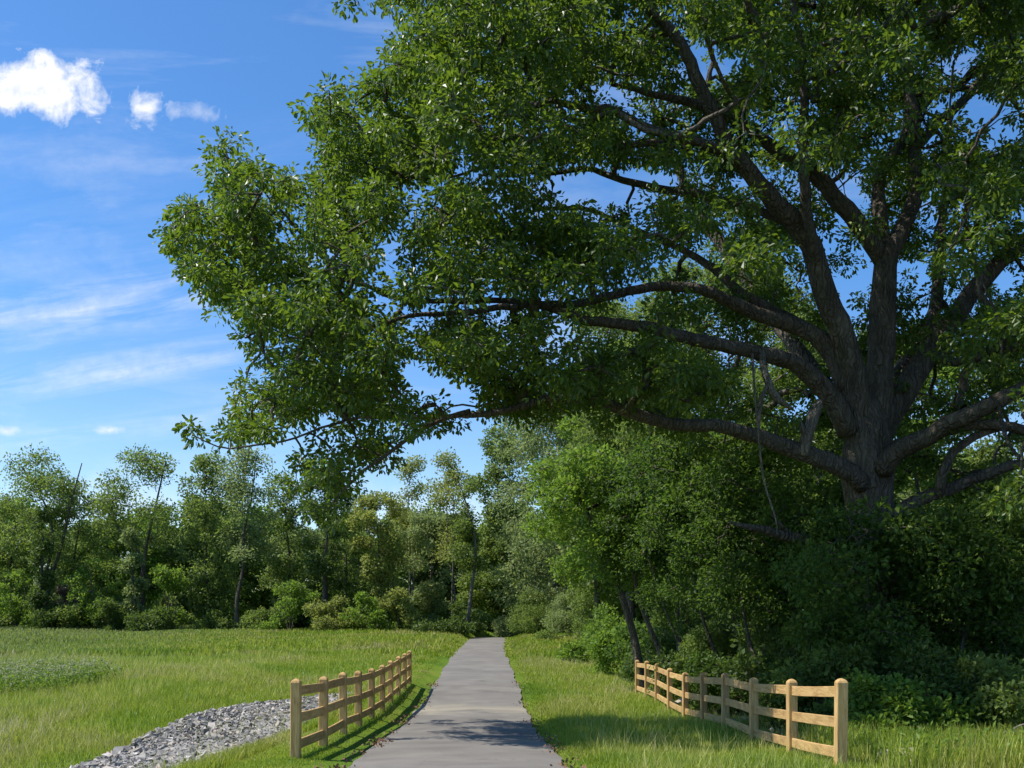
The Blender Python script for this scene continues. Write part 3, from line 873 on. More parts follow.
far_tree('leafy_tree', 345, 101, 500, 60, 600, 'shaded green tree tucked between the stout trunk and the round tree', 14, n_lobes=10, clusters=220, mat='leaf_dark', r0=.2)
far_tree('leafy_tree', 12, 98, 500, 60, 610, 'broad green tree at the left edge beside the tall forked tree', 15, n_lobes=10, clusters=260, mat='leaf_mid', r0=.2)
far_tree('ivy_tree', 40, 92, 512, 26, 620, 'leaning trunk wrapped in brownish ivy in front of the tall forked tree', 16, style='column', n_lobes=9, clusters=150, mat='leaf_dark', r0=.28, spray=.5)
far_tree('ivy_tree', 133, 92, 530, 22, 620, 'ivy wrapped trunk with drab foliage left of the crooked trunk', 17, style='column', n_lobes=8, clusters=130, mat='leaf_pale', r0=.25, spray=.45)

# second rank of the wood behind them
brng = np.random.default_rng(5)
mats_b = ['leaf_mid', 'leaf_mid', 'leaf_bright', 'leaf_pale']
protos = []


def copy_tree(root, name, loc, rz, sc, label, group=None):
    r_ = root.copy(); COL.objects.link(r_)
    r_.name = name; r_.location = loc; r_.rotation_euler = (0, 0, rz); r_.scale = sc
    if label: r_['label'] = label
    if group: r_['group'] = group
    for ch in list(root.children):
        c_ = ch.copy(); COL.objects.link(c_); c_.parent = r_
    return r_


GB = 'trees of the second rank beyond the meadow'
LB = 'tree in the second rank of the wood behind the meadow tree line'
for i, px in enumerate(np.concatenate([np.arange(-40, 560, 31), np.arange(-60, 640, 36)])):
    deep = i >= 20
    d = (146 if deep else 114) + brng.uniform(-5, 10)
    ty = (535 if deep else 522) + brng.uniform(-22, 16)
    x = (px + brng.uniform(-8, 8) - 512) * d / F; z = G(x, d)
    H = EYE + (HOR - ty) * d / F - z
    if i < 4:
        t = make_tree('wood_tree', (x, d, z), 100 + i, H, 4.1, .6, n_lobes=14, clusters=330, per=34, leaf=.36, spray=.85, mat=mats_b[i], r0=.22, label=LB, group=GB)
        protos.append((t, H))
    else:
        p, h = protos[i % 4]
        s = H / h
        copy_tree(p, 'wood_tree', (x, d, z), brng.uniform(0, 6.28), (max(s, .9) * 1.1, max(s, .9) * 1.1, s), LB, GB)

# shrubs along the foot of the tree line
def shrub(name, x, y, seed, H, W, mat, label, clusters=110, per=34, leaf=.2, spray=.45, group=None, two=False, fill=.6, zb=None):
    rng = np.random.default_rng(seed)
    L = []
    n = 11
    for i in range(n):
        a = i * 2.4 + rng.uniform(-.5, .5); r_ = W * rng.uniform(.1, 1.05)
        s = W * rng.uniform(.2, .45)
        z = max(s * .45, H * rng.uniform(.1, 1.0) * (1 - .45 * r_ / W) - s * .3)
        L.append((np.array([math.cos(a) * r_, math.sin(a) * r_, z]), s, min(s * .9, H * .35)))
    tr = []
    for k in range(4):
        a = k * 1.6 + rng.uniform(-.4, .4)
        tr.append([(math.cos(a) * .08, math.sin(a) * .08, -.15), (math.cos(a) * W * .2, math.sin(a) * W * .2, H * .35), (math.cos(a) * W * .4, math.sin(a) * W * .4, H * .7)])
    return make_tree(name, (x, y, G(x, y)), seed, H, W, .2, clusters=clusters, per=per, leaf=leaf, spray=spray, mat=mat, r0=.05 if H < 4 else .08, trunk=tr, forks=4, label=label,
                     cat='shrub', group=group, two=two, part_names=('stems', 'foliage'), lobes=L, fill=fill)


SH = [(14, 93, 6.8, 3.2, 'leaf_bright', 'bright green shrub at the left edge below the broad tree'),
      (58, 92, 2.8, 2.4, 'leaf_dark', 'dark shrub at the foot of the ivy covered leaning trunk'),
      (68, 96, 4.6, 1.7, 'leaf_bronze', 'small shrub with pinkish brown leaves between green bushes'),
      (98, 92, 8.2, 2.7, 'leaf_bright', 'large light green bush left of the crooked tree'),
      (112, 90, 3.4, 1.7, 'leaf_dark', 'very dark squat bush below the large light green bush'),
      (152, 89, 3.2, 1.8, 'leaf_dark', 'very dark squat bush at the foot of the crooked tree'),
      (172, 90, 7.6, 2.3, 'leaf_bright', 'fresh green sapling thicket right of the crooked trunk'),
      (215, 91, 1.8, 1.8, 'leaf_mid', 'low green shrub under the fresh dense tree'),
      (262, 90, 2.2, 1.6, 'leaf_mid', 'low green shrub right of the slender dark trunk'),
      (290, 88, 6.6, 2.2, 'leaf_bright', 'light leafy shrub with arching shoots below the mid green tree'),
      (325, 87, 4.2, 2.2, 'leaf_yellow', 'pale yellow green shrub on the meadow edge below the stout trunk'),
      (366, 87, 3.6, 2.0, 'leaf_bright', 'spreading light green shrub below the round yellowish tree'),
      (400, 89, 7.0, 2.3, 'leaf_yellow', 'taller yellow green shrub right of the round tree'),
      (436, 87, 2.2, 2.6, 'leaf_dark', 'low dark bush on the meadow edge left of the leaning trunk'),
      (462, 99, 3.0, 2.6, 'leaf_mid', 'green bush behind the end of the path left side'),
      (496, 112, 5.5, 4.0, 'leaf_dark', 'dark bush closing the view straight beyond the path'),
      (530, 108, 5.0, 3.8, 'leaf_dark', 'dark bush beyond the path end under the big pale tree'),
      (556, 100, 3.6, 3.4, 'leaf_mid', 'spreading green bush on the right of the path end')]
for i, (px, d, H, W, mt, lb) in enumerate(SH):
    shrub('shrub', (px - 512) * d / F, d, 300 + i, H, W, mt, lb, clusters=int(60 + W * 26), leaf=.22)
LG = 'low bushes along the foot of the tree line'
LL = 'low leafy bush in the hedge at the foot of the meadow tree line'
lp = []
for i, px in enumerate(np.arange(-10, 480, 44)):
    d = 95 + brng.uniform(-2, 6)
    x = (px + brng.uniform(-8, 8) - 512) * d / F
    if i < 4:
        lp.append(shrub('bush', x, d, 340 + i, 2.6 + .5 * i, 2.2, ['leaf_mid', 'leaf_dark', 'leaf_mid', 'leaf_dark'][i], LL, clusters=110, leaf=.24, group=LG))
    else:
        copy_tree(lp[i % 4], 'bush', (x, d, G(x, d)), brng.uniform(0, 6.28), (brng.uniform(.7, 1.2),) * 2 + (brng.uniform(.6, 1.9),), LL, LG)

# ------------------------------------------------------------------ the wood on the right
far_tree('big_pale_tree', 556, 92, 385, 158, 620, 'big pale green tree whose foliage hangs to the ground right of the path end', 40, n_lobes=26, clusters=950, per=38, leaf=.27, spray=.9, mat='leaf_pale', r0=.4)
far_tree('leafy_tree', 503, 108, 432, 60, 622, 'bright green tree on the left flank of the big pale tree', 41, style='column', n_lobes=13, clusters=520, per=36, leaf=.28, mat='leaf_mid', r0=.25)
far_tree('leafy_tree', 630, 62, 292, 150, 560, 'tall mid green tree rising behind the big pale tree', 42, n_lobes=15, clusters=1050, per=38, leaf=.2, mat='leaf_mid', r0=.35)
far_tree('leafy_tree', 722, 50, 262, 210, 600, 'tall leafy tree standing directly behind the long left boughs of the oak', 43, n_lobes=18, clusters=1350, per=40, leaf=.17, spray=.5, mat='leaf_mid', r0=.3)
far_tree('leafy_tree', 815, 46, 322, 130, 600, 'leafy tree filling the space left of the oak trunk', 44, n_lobes=13, clusters=850, per=38, leaf=.16, spray=.5, mat='leaf_mid', r0=.25)
far_tree('leafy_tree', 920, 46, 335, 130, 600, 'green tree behind the oak just right of its trunk', 45, n_lobes=13, clusters=750, per=38, leaf=.16, spray=.5, mat='leaf_bright', r0=.22)
far_tree('leafy_tree', 1012, 44, 350, 130, 620, 'green tree behind the oak at the right edge', 46, n_lobes=13, clusters=750, per=38, leaf=.16, spray=.5, mat='leaf_mid', r0=.25)
far_tree('leafy_tree', 655, 57, 352, 150, 560, 'leafy green tree seen under the two lowest left boughs of the oak', 47, n_lobes=14, clusters=800, per=40, leaf=.19, mat='leaf_mid', r0=.25)
far_tree('leafy_tree', 598, 66, 372, 110, 600, 'fresh green tree just right of the big pale tree', 48, n_lobes=13, clusters=650, per=40, leaf=.21, mat='leaf_bright', r0=.25)
# leaning understorey trees by the far end of the right fence
d = 37.0
x0 = (642 - 512) * d / F
make_tree('leaning_tree', (x0, d, G(x0, d)), 50, 8.8, 2.9, 4.2, n_lobes=12, clusters=380, per=38, leaf=.15, spray=.42, mat='leaf_bright', r0=.19, trunk=[[(0, 0, -.3), (-.2, 0, 1.5), (-.65, 0, 3.2), (-1.4, 0, 5.2), (-2.2, 0, 7.0)]],
          lean=(-2.2, 0), label='dark stemmed leaning tree at the far end of the right fence')
x0 = (672 - 512) * 35.5 / F
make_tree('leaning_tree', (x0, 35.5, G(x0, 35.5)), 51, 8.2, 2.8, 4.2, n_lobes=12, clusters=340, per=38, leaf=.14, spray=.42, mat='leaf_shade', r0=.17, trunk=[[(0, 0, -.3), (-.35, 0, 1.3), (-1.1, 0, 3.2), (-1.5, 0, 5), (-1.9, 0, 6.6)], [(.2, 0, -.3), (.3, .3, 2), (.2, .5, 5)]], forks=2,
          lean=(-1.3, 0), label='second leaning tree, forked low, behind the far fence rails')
x0 = (735 - 512) * 30 / F
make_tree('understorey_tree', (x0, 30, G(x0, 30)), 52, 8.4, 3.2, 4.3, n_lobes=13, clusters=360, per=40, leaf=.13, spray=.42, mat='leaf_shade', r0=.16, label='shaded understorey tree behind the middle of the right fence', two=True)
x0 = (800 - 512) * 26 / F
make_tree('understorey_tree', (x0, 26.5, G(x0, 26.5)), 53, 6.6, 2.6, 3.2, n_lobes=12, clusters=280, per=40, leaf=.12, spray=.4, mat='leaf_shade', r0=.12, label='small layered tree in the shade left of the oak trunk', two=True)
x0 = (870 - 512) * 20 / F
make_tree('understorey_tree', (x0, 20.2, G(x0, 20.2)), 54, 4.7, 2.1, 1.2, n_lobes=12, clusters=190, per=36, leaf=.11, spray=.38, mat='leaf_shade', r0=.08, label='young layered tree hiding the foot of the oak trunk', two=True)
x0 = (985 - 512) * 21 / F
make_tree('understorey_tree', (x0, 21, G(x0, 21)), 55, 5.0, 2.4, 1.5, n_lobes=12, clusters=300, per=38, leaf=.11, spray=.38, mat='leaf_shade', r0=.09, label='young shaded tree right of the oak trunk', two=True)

for k_, (px, dd, hh_, ln, lb) in enumerate(((690, 33.5, 6.0, -1.6, 'slim dark sapling leaning left behind the fourth bay of the right fence'), (722, 29.5, 6.4, -1.2, 'slim bent sapling in deep shade behind the sixth bay of the right fence'),
                              (765, 26, 5.6, -.9, 'slim dark sapling in the shade left of the oak foot'), (842, 21.5, 4.2, .5, 'thin pale stemmed sapling beside the oak trunk'), (950, 20.5, 4.6, .7, 'thin sapling leaning right of the oak trunk'))):
    x0 = (px - 512) * dd / F
    make_tree('sapling', (x0, dd, G(x0, dd)), 70 + k_, hh_, 1.5, hh_ * .45, n_lobes=7, clusters=90, per=30, leaf=.11, spray=.36, mat='leaf_shade', bark='bark_pale' if k_ == 3 else 'bark', r0=.075, lean=(ln, .2), label=lb, two=True)
RS = [(610, 52, 3.2, 2.2, 'leaf_bright', 'sunlit bright green bush spilling onto the grass past the right fence'),
      (628, 44, 2.3, 1.5, 'leaf_bright', 'low bright bush just beyond the last right fence post'),
      (590, 72, 5.2, 3.4, 'leaf_mid', 'rounded green bush below the big pale tree'),
      (545, 87, 4.6, 3.2, 'leaf_mid', 'broad green bush hiding the trunk of the big pale tree'),
      (523, 95, 3.4, 2.6, 'leaf_pale', 'pale green bush at the left foot of the big pale tree'),
      (572, 82, 4.0, 2.8, 'leaf_pale', 'pale bush between the rounded green bush and the big pale tree'),
      (672, 42, 3.2, 1.9, 'leaf_shade', 'dark bush at the foot of the leaning trees'),
      (708, 31, 2.7, 1.5, 'leaf_mid', 'grey green bush behind the far half of the right fence'),
      (752, 27, 2.4, 1.4, 'leaf_shade', 'dark bush behind the middle of the right fence'),
      (805, 23.5, 2.2, 1.4, 'leaf_dark', 'dark bush behind the near half of the right fence'),
      (830, 20, 2.0, 1.2, 'leaf_mid', 'bush with light leaf tips behind the nearest fence bay'),
      (890, 17.6, 1.35, .95, 'leaf_bright', 'low bush with bright leaves right of the nearest fence post'),
      (935, 19, 2.3, 1.5, 'leaf_dark', 'leafy bush in front of the oak foot'),
      (1005, 17.8, 1.8, 1.3, 'leaf_mid', 'grey green bush at the lower right edge'),
      (1035, 20, 2.8, 1.6, 'leaf_shade', 'taller dark bush on the right edge of the view'),
      (965, 23, 2.9, 1.8, 'leaf_mid', 'dark thicket behind the leafy bush by the oak'),
      (890, 24.5, 2.6, 1.8, 'leaf_shade', 'dark thicket left beside the oak foot')]
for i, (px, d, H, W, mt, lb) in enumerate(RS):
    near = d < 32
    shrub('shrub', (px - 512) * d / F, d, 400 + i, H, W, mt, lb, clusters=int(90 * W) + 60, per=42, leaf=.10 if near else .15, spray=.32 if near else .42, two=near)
# shaded thicket deeper in, and the wood beyond
TG, TL = 'deep shaded thicket under the oak', 'dark bush in the shaded thicket deep under the oak'
tp_ = []
for i in range(26):
    d = brng.uniform(27, 44); x = 6.5 + brng.uniform(0, 1) * (d * .55 - 5)
    if i < 3: tp_.append(shrub('thicket_bush', x, d, 450 + i, 3.4, 2.2, ['leaf_dark', 'leaf_mid', 'leaf_dark'][i], TL, clusters=220, per=36, leaf=.15, spray=.45, group=TG))
    else: copy_tree(tp_[i % 3], 'thicket_bush', (x, d, G(x, d)), brng.uniform(0, 6.28), (1, 1, brng.uniform(.8, 1.25)), TL, TG)
WG, WL = 'trees of the wood far behind the oak', 'tree in the wood far behind the oak'
for i in range(22):
    d = brng.uniform(52, 95); x = 9 + brng.uniform(0, 1) * (d * .62 - 6)
    p, h = protos[i % 4]
    s = brng.uniform(11, 15) / h * 1.0
    copy_tree(p, 'wood_tree', (x, d, G(x, d)), brng.uniform(0, 6.28), (s * 1.3, s * 1.3, s), WL, WG)

# ------------------------------------------------------------------ fences
def fence(name, xs, ys, ht, label):
    root = empty(name, (xs[0], ys[0], G(xs[0], ys[0])))
    tag(root, label, 'fence')
    o0 = np.array(root.location)
    rng = np.random.default_rng(11 if xs[0] > 0 else 12)
    pts = [np.array([a, b_, G(a, b_)]) for a, b_ in zip(xs, ys)]
    W = .145
    for i, p in enumerate(pts):
        mb = MB()
        w = W / 2
        c = .035
        prof = [(w, -.5), (w, ht - .055), (w - .010, ht - .032), (w - .032, ht - .010), (w - .055, ht)]
        V = []
        tw, tl = rng.normal(0, .03), rng.normal(0, .008)
        for r_, z in prof:
            e = min(.01, r_ * .3)
            for sx, sy in ((-1, -1), (1, -1), (1, 1), (-1, 1)):
                # two verts per corner: eased arris
                if sx * sy > 0: a, b_ = (sx * r_, sy * (r_ - e)), (sx * (r_ - e), sy * r_)
                else: a, b_ = (sx * (r_ - e), sy * r_), (sx * r_, sy * (r_ - e))
                for u, v in (a, b_): V.append((u * math.cos(tw) - v * math.sin(tw) + tl * z, u * math.sin(tw) + v * math.cos(tw), z))
        V = np.array(V)
        n = 8
        Q = []
        for k_ in range(len(prof) - 1):
            for j in range(n):
                Q.append((k_ * n + j, k_ * n + (j + 1) % n, (k_ + 1) * n + (j + 1) % n, (k_ + 1) * n + j))
        top = (len(prof) - 1) * n
        V = np.vstack([V, [(tl * ht, 0, ht + .004)]])
        Tn = [(top + j, top + (j + 1) % n, len(V) - 1) for j in range(n)]
        mb.add(V, Q, Tn)
        o = mb.build('post', M['wood_post'], root)
        o.location = tuple(p - o0)
        o.rotation_euler = (0, 0, 0)
    for i in range(len(pts) - 1):
        a, b_ = pts[i], pts[i + 1]
        mid = (a + b_) / 2
        dv = b_ - a; L = np.linalg.norm(dv[:2]); th = math.atan2(dv[1], dv[0]) - math.pi / 2
        dx = dv / np.linalg.norm(dv)
        for zc in (1.02, .61, .20):
            hgt, thk = .15, .042
            n = 9
            sag = rng.normal(0, .004) - .003; cup = rng.normal(0, .004)
            ja, jb = rng.normal(0, .006), rng.normal(0, .006)
            V = []
            for k_ in range(n):
                t = k_ / (n - 1)
                yl = (t - .5) * (L - .06)
                zz = (dv[2]) * (t - .5) + sag * 4 * t * (1 - t) + ja * (1 - t) + jb * t
                xo = cup * 4 * t * (1 - t)
                hh_ = hgt / 2 * (1 + rng.normal(0, .012))
                e = .006
                for u, v in ((-thk / 2 + e, -hh_), (thk / 2 - e, -hh_), (thk / 2, -hh_ + e), (thk / 2, hh_ - e), (thk / 2 - e, hh_), (-thk / 2 + e, hh_), (-thk / 2, hh_ - e), (-thk / 2, -hh_ + e)):
                    V.append((u + xo, yl, v + zz))
            Q = []
            for k_ in range(n - 1):
                for j in range(8): Q.append((k_ * 8 + j, (k_ + 1) * 8 + j, (k_ + 1) * 8 + (j + 1) % 8, k_ * 8 + (j + 1) % 8))
            mb = MB(); mb.add(V, Q)
            o = mb.build('rail', M['wood_rail'], root)
            o.location = tuple(mid + [0, 0, zc] - o0)
            o.rotation_euler = (0, 0, th)
    return root


LD = [15.1 + 2.244 * i for i in range(10)]
LPXL = [295.6, 323.3, 343.3, 358.7, 371.3, 382.2, 390.5, 398, 404.5, 409.4]
fence('rail_fence', [(p - 512) * d / F for p, d in zip(LPXL, LD)], LD, 1.2, 'wooden three rail fence left of the path beside the grey stones, shaded side showing')
RD = [13.4 + 2.455 * i for i in range(10)]
fence('rail_fence', [4.40, 4.44, 4.43, 4.43, 4.46, 4.45, 4.44, 4.44, 4.46, 4.44], RD, 1.2, 'sunlit golden wooden three rail fence right of the path below the oak')

# ------------------------------------------------------------------ riprap and stones
def ico():
    t = (1 + 5 ** .5) / 2
    V = np.array([(-1, t, 0), (1, t, 0), (-1, -t, 0), (1, -t, 0), (0, -1, t), (0, 1, t), (0, -1, -t), (0, 1, -t), (t, 0, -1), (t, 0, 1), (-t, 0, -1), (-t, 0, 1)], dtype=float)
    Fc = np.array([(0, 11, 5), (0, 5, 1), (0, 1, 7), (0, 7, 10), (0, 10, 11), (1, 5, 9), (5, 11, 4), (11, 10, 2), (10, 7, 6), (7, 1, 8), (3, 9, 4), (3, 4, 2), (3, 2, 6), (3, 6, 8), (3, 8, 9), (4, 9, 5), (2, 4, 11), (6, 2, 10), (8, 6, 7), (9, 8, 1)])
    return V / np.linalg.norm(V[0]), Fc


IV, IF = ico()
m, nt, b = new_mat('rubble_stone')
at_ = nt.n('ShaderNodeAttribute', attribute_name='rnd')
tc = nt.n('ShaderNodeTexCoord')
n1 = nt.noise(tc.outputs['Object'], 9, 5, .65)
c1 = nt.ramp(at_.outputs['Fac'], [(0, (.14, .135, .125)), (.35, (.235, .225, .21)), (.6, (.33, .31, .285)), (.8, (.36, .30, .24)), (1, (.50, .47, .44))])
c2 = nt.mix(1.0, c1, nt.ramp(n1, [(.3, (.65, .65, .68)), (.7, (1.2, 1.18, 1.12))]), 'MULTIPLY')
nt.l(c2, b.inputs['Base Color']); b.inputs['Roughness'].default_value = .85
bp = nt.n('ShaderNodeBump'); bp.inputs['Strength'].default_value = .5; bp.inputs['Distance'].default_value = .02
nt.l(n1, bp.inputs['Height']); nt.l(bp.outputs[0], b.inputs['Normal'])
M['stone'] = m


def stones(pts, size, rng):
    mb = MB()
    BV = np.array([(a, b_, c_) for c_ in (-1, 1) for b_ in (-1, 1) for a in (-1, 1)], dtype=float)
    BQ = np.array([(0, 2, 3, 1), (4, 5, 7, 6), (0, 1, 5, 4), (2, 6, 7, 3), (0, 4, 6, 2), (1, 3, 7, 5)])
    BT = np.vstack([BQ[:, [0, 1, 2]], BQ[:, [0, 2, 3]]])
    for (x, y, z), s in zip(pts, size):
        V = BV * .8 * rng.uniform(.45, 1.1, (8, 3)) * np.array([rng.uniform(.8, 1.5), rng.uniform(.6, 1.1), rng.uniform(.3, .7)]) * s
        a, b_, c_ = rng.uniform(0, 6.28), rng.normal(0, .6), rng.normal(0, .4)
        ca, sa, cb, sb_ = math.cos(a), math.sin(a), math.cos(b_), math.sin(b_)
        R = np.array([[ca, -sa, 0], [sa, ca, 0], [0, 0, 1]]) @ np.array([[1, 0, 0], [0, cb, -sb_], [0, sb_, cb]])
        R = R @ np.array([[math.cos(c_), 0, math.sin(c_)], [0, 1, 0], [-math.sin(c_), 0, math.cos(c_)]])
        mb.add(V @ R.T + [x, y, z], None, BT, rng.uniform(0, 1))
    return mb


srng = np.random.default_rng(9)
pts, sz = [], []
while len(pts) < 13500:
    x, y = srng.uniform(-8.6, -4.4), srng.uniform(11, 35)
    if not inpoly(np.array([x]), np.array([y]), GRAVEL)[0]: continue
    z = G(x, y)
    mound = .05 + .10 * math.exp(-((x + 7.4) / 1.0) ** 2)
    pts.append((x, y, z + mound * srng.uniform(.2, 1.0)))
    sz.append(srng.choice([.032, .048, .068, .11], p=[.36, .38, .22, .04]) * srng.uniform(.8, 1.25))
o = stones(pts, sz, srng).build('rubble', M['stone'])
tag(o, 'bed of broken grey stones beside the left fence', 'stones', kind='stuff')
pts, sz = [], []
for i in range(420):
    y = srng.uniform(13, 25); x = srng.uniform(4.9, 6.4)
    pts.append((x, y, G(x, y) + .03)); sz.append(srng.uniform(.05, .13))
o = stones(pts, sz, srng).build('rubble', M['stone'])
tag(o, 'grey stones lying among weeds behind the right fence', 'stones', kind='stuff')
for (px, d, s, lb) in ((683, 29.5, .42, 'grey boulder lying behind the far rails of the right fence'), (905, 14.1, .30, 'flat pale stone in the weeds right of the nearest fence post'),
                       (880, 14.5, .2, 'small pale stone beside the nearest right fence post')):
    x = (px - 512) * d / F
    mb = stones([(0, 0, s * .25)], [s], np.random.default_rng(int(px)))
    o = mb.build('boulder', M['stone']); o.location = (x, d, G(x, d))
    tag(o, lb, 'stone')

# pale fallen branch at lower right
mb = MB()
o_ = at(1000, 738, 16.0); o_[2] = G(o_[0], 16.0) + .2
s = catmull([(-.55, 0, -.12, .03), (-.2, .05, .12, .035), (.15, 0, .2, .035), (.6, -.05, .17, .03), (1.1, .1, .1, .02)], .06)
mb.tube(s[:, :3], s[:, 3], 8, rough=.12)
s = catmull([(.1, 0, .2, .02), (.3, -.1, .34, .015), (.55, -.2, .4, .006)], .06)
mb.tube(s[:, :3], s[:, 3], 6, rough=.12)
o = mb.build('fallen_branch', M['dead_wood'], smooth=True); o.location = tuple(o_)
tag(o, 'bare pale fallen branch in the bushes at the lower right edge', 'branch')

# leaf litter along the path edges
m, nt, b = new_mat('dry_leaf')
at_ = nt.n('ShaderNodeAttribute', attribute_name='rnd')
nt.l(nt.ramp(at_.outputs['Fac'], [(0, (.10, .045, .022)), (.5, (.20, .095, .045)), (1, (.30, .18, .10))]), b.inputs['Base Color'])
b.inputs['Roughness'].default_value = .8
n = 3000
y = 12 + 26 * srng.uniform(0, 1, n) ** 1.3
side = np.where(srng.uniform(size=n) < .68, -1, 1)
clump = np.clip(.25 + .75 * np.sin(y * 1.7 + side) * np.sin(y * .67 + side), 0, 1)
x = pcx(y) + side * (HALF + .02 + srng.normal(0, .08 + .07 * clump, n))
z = np.interp(y, PZ_Y, PZ_Z) + .03 + srng.uniform(0, .05, n)
C = np.stack([x, y, z], 1)
keep = srng.uniform(size=n) < clump
V, Q, r = leaves(C[keep], .03, 1, .06, srng, droop=0, two=False, slim=.6)
r = np.clip(r * 1.1, 0, 1)
o = mesh_np('leaf_litter', V, [Q], m, rnd=r)
tag(o, 'reddish brown dead leaves gathered along the path edges', 'leaf litter', kind='stuff')

# flowering weeds and tall weeds
m = leaf_mat('weed_flower', [(0, (.22, .24, .10)), (.5, (.36, .37, .19)), (1, (.55, .54, .36))], .3, .6, (.4, .42, .2))
wrng = np.random.default_rng(17)


def weeds(name, x, y, h, label, flower=True, leafc='leaf_mid', per=14):
    n = len(x); z = ground(x, y)
    mb = MB()
    tops = []
    for i in range(n):
        b0 = np.array([x[i], y[i], z[i] - .02]); t = b0 + np.array([wrng.normal() * .12 * h[i], wrng.normal() * .12 * h[i], h[i]])
        mb.tube(np.array([b0, (b0 + t) / 2 + wrng.normal(size=3) * .02, t]), [.006, .005, .003], 3, cap=False, r=.5)
        tops.append((b0, t))
    B0 = np.array([a for a, _ in tops]); T0 = np.array([b_ for _, b_ in tops])
    root = mb
    C = np.repeat(B0, 4, 0) * (1 - np.tile([.25, .45, .65, .85], n)[:, None]) + np.repeat(T0, 4, 0) * np.tile([.25, .45, .65, .85], n)[:, None]
    V, Q, r = leaves(C, .1, per // 3, .12, wrng, two=False, slim=.35)
    mb.add(V, Q, None, r)
    o = mb.build(name, M[leafc])
    tag(o, label, 'weeds', kind='stuff')
    if flower:
        V, Q, r = leaves(T0, .07, 11, .036, wrng, two=False, slim=1.0)
        f = mesh_np('flowers', V, [Q], m, o, r)
    return o


n = 900
x = wrng.uniform(-19.5, -14.6, n); y = 30 + wrng.uniform(0, 9, n) + (x + 17) * .4
k = ((x + 18) / 4) ** 2 + ((y - 34.5) / 5) ** 2 < 1 + wrng.normal(0, .15, n)
weeds('wildflowers', x[k], y[k], wrng.uniform(.5, .95, k.sum()), 'patch of tall weeds topped with whitish flowers at the left edge of the meadow', leafc='leaf_bright')
n = 420
y = wrng.uniform(13, 18.5, n); x = wrng.uniform(5.2, 9.5, n)
weeds('tall_weeds', x, y, wrng.uniform(.25, .6, n), 'tall green weeds and grass below the bushes right of the near fence post', flower=False, leafc='leaf_bright')
n = 16000
y = wrng.uniform(12.5, 17.5, n); x = wrng.uniform(4.8, 9.6, n)
k = ((x - 5.6) / .7) ** 2 + ((y - 14.2) / 1.2) ** 2 > 1
x, y = x[k], y[k]; n = len(x)
o = blades('tall_grass', x, y, wrng.uniform(.2, .6, n), .016 + 0 * x, np.clip(wrng.uniform(0, 1, n), 0, .97), M['grass'], lean=.4)
tag(o, 'tall wispy grass along the bushes right of the near fence post', 'grass', kind='stuff')

# ------------------------------------------------------------------ light, sky, camera
EL, AZ = math.radians(56), math.radians(-4)     # sun from the left, slightly ahead
sun_dir = Vector((-math.cos(EL) * math.cos(AZ), math.cos(EL) * math.sin(AZ), math.sin(EL)))
sd = bpy.data.lights.new('sun', 'SUN'); sd.energy = 4.2; sd.angle = math.radians(.53); sd.color = (1.0, .955, .88)
so = bpy.data.objects.new('sun', sd); COL.objects.link(so)
so.rotation_euler = (-sun_dir).to_track_quat('-Z', 'Y').to_euler()
so.location = (-20, 10, 40)

w = bpy.data.worlds.new('World'); S.world = w; w.use_nodes = True
nt = NT(w)
for nd in list(nt.N): nt.N.remove(nd)
out = nt.n('ShaderNodeOutputWorld'); bg = nt.n('ShaderNodeBackground'); bg.inputs['Strength'].default_value = .105
sky = nt.n('ShaderNodeTexSky', sky_type='NISHITA'); sky.sun_disc = False
sky.sun_elevation = EL
sky.sun_rotation = math.atan2(sun_dir.x, sun_dir.y)
sky.air_density = 1.0; sky.dust_density = .35; sky.ozone_density = 2.2; sky.altitude = 60
tc = nt.n('ShaderNodeTexCoord')
sep = nt.n('ShaderNodeSeparateXYZ'); nt.l(tc.outputs['Generated'], sep.inputs[0])
yy = nt.math('MAXIMUM', sep.outputs[1], .02)
U = nt.math('DIVIDE', sep.outputs[0], yy); Vv = nt.math('DIVIDE', sep.outputs[2], yy)
front = nt.math('GREATER_THAN', sep.outputs[1], .05)
cmb = nt.n('ShaderNodeCombineXYZ'); nt.l(U, cmb.inputs[0]); nt.l(Vv, cmb.inputs[1])
nz1 = nt.noise(cmb.outputs[0], 26, 7, .62, .3)
nz1b = nt.noise(cmb.outputs[0], 70, 4, .6)


def blob(u, v, ru, rv, soft=.8, nscale=1.5):
    a = nt.math('DIVIDE', nt.math('SUBTRACT', U, u), ru); b_ = nt.math('DIVIDE', nt.math('SUBTRACT', Vv, v), rv)
    d2 = nt.math('SQRT', nt.math('ADD', nt.math('MULTIPLY', a, a), nt.math('MULTIPLY', b_, b_)))
    t = nt.math('ADD', nt.math('SUBTRACT', 1.0, d2), nt.math('MULTIPLY', nt.math('SUBTRACT', nz1, .5), nscale * 2))
    return nt.math('MULTIPLY', t, 1 / soft, clamp=True)


def pu(px): return (px - 512) / F
def pv(py): return (HOR - py) / F


masks = [blob(pu(42), pv(88), .074, .036, .5, 1.15), blob(pu(149), pv(112), .021, .022, 1.1, 2.0), blob(pu(188), pv(113), .036, .010, 3.0, 2.6),
         blob(pu(6), pv(431), .018, .007, 1.3, 1.3), blob(pu(110), pv(430), .021, .0065, 1.3, 1.3), blob(pu(110), pv(505), .14, .03, 3.2, 1.0), blob(pu(420), pv(512), .12, .035, 3.2, 1.0)]
acc = masks[0]
for mk in masks[1:]: acc = nt.math('MAXIMUM', acc, mk)
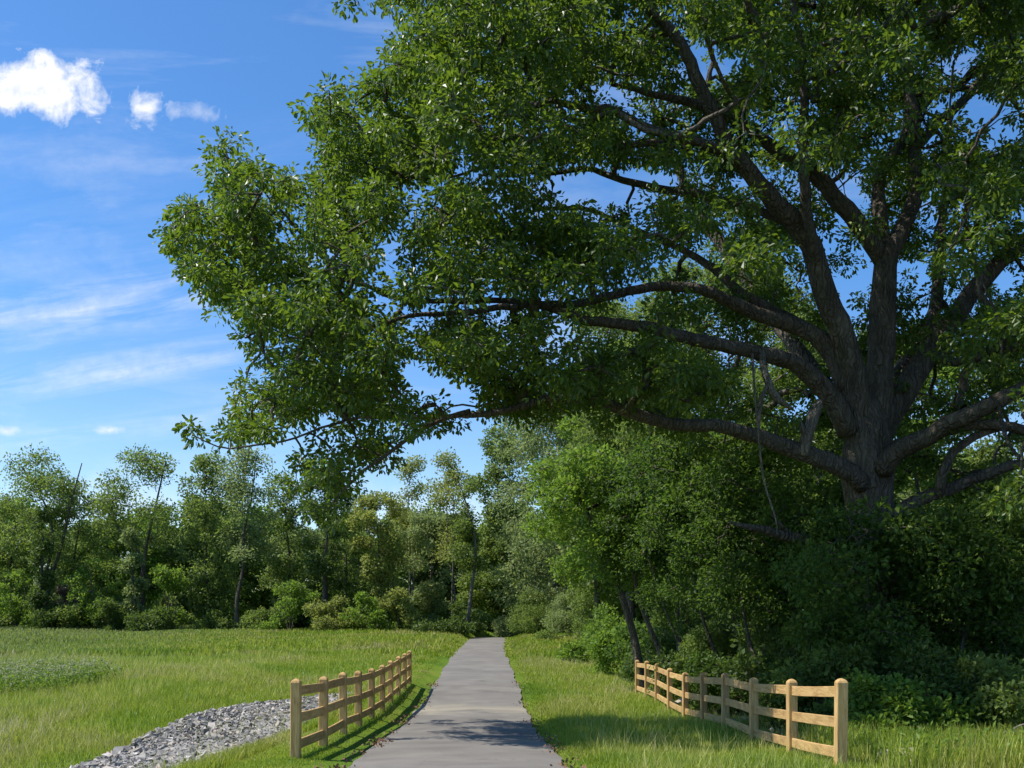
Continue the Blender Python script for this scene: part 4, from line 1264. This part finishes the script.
# cirrus streaks
rot0 = nt.n('ShaderNodeMapping'); rot0.inputs['Rotation'].default_value = (0, 0, math.radians(-9))
nt.l(cmb.outputs[0], rot0.inputs[0])
rot = nt.n('ShaderNodeMapping'); rot.inputs['Scale'].default_value = (3.2, 26, 1)
nt.l(rot0.outputs[0], rot.inputs[0])
c1 = nt.noise(rot.outputs[0], 1.6, 6, .62, .5)


def band(v, hw, u, hu, gain):
    a = nt.math('SUBTRACT', 1.0, nt.math('ABSOLUTE', nt.math('DIVIDE', nt.math('SUBTRACT', nt.math('SUBTRACT', Vv, nt.math('MULTIPLY', U, .14)), v), hw)), clamp=True)
    b_ = nt.math('SUBTRACT', 1.0, nt.math('ABSOLUTE', nt.math('DIVIDE', nt.math('SUBTRACT', U, u), hu)), clamp=True)
    return nt.math('MULTIPLY', nt.math('MULTIPLY', nt.math('POWER', a, .7), nt.math('POWER', b_, .5)), gain)


st = nt.math('ADD', nt.math('ADD', band(.362, .034, -.45, .30, .8), band(.298, .022, -.42, .17, 1.0)), nt.math('ADD', band(.42, .12, -.35, .45, .14), band(.24, .02, -.45, .2, .5)))
ci = nt.math('MULTIPLY', st, nt.math('MULTIPLY', nt.math('SUBTRACT', c1, .40), 2.8, clamp=True))
rot2 = nt.n('ShaderNodeMapping'); rot2.inputs['Rotation'].default_value = (0, 0, math.radians(-20)); rot2.inputs['Scale'].default_value = (2.2, 9, 1)
nt.l(cmb.outputs[0], rot2.inputs[0])
c2 = nt.noise(rot2.outputs[0], 1.4, 6, .6, .6)
thin = nt.math('MULTIPLY', nt.math('SUBTRACT', c2, .50), .9, clamp=True)
tot = nt.math('MAXIMUM', acc, nt.math('ADD', nt.math('MULTIPLY', ci, .75), thin), None)
tot = nt.math('MULTIPLY', nt.math('MINIMUM', tot, 1.0), front)
# cloud whiteness with softly greyer bellies
shade = nt.ramp(nz1b, [(.25, (4.6, 5.0, 5.8)), (.6, (7.0, 7.0, 7.0))])
pale = nt.math('SUBTRACT', 1.0, nt.math('MULTIPLY', nt.math('ABSOLUTE', sep.outputs[2]), 3.2), clamp=True)
skyc = nt.mix(1.0, sky.outputs[0], nt.mix(pale, (.50, .84, 1.15), (1.02, 1.05, 1.10)), 'MULTIPLY')
nt.l(nt.mix(tot, skyc, shade), bg.inputs['Color'])
nt.l(bg.outputs[0], out.inputs['Surface'])

cd = bpy.data.cameras.new('camera'); cam = bpy.data.objects.new('camera', cd); COL.objects.link(cam)
cam.location = (0, 0, EYE); cam.rotation_euler = (math.radians(90), 0, 0)
cd.sensor_width = 36; cd.lens = 36 * F / 1024; cd.shift_y = (HOR - 384) / 1024
cd.clip_start = .1; cd.clip_end = 4000
S.camera = cam
S.view_settings.view_transform = 'Standard'; S.view_settings.look = 'None'
S.view_settings.exposure = .68; S.view_settings.gamma = 1
S.render.resolution_x = 1024; S.render.resolution_y = 768
S.cycles.max_bounces = 6; S.cycles.diffuse_bounces = 3; S.cycles.transmission_bounces = 4; S.cycles.glossy_bounces = 2
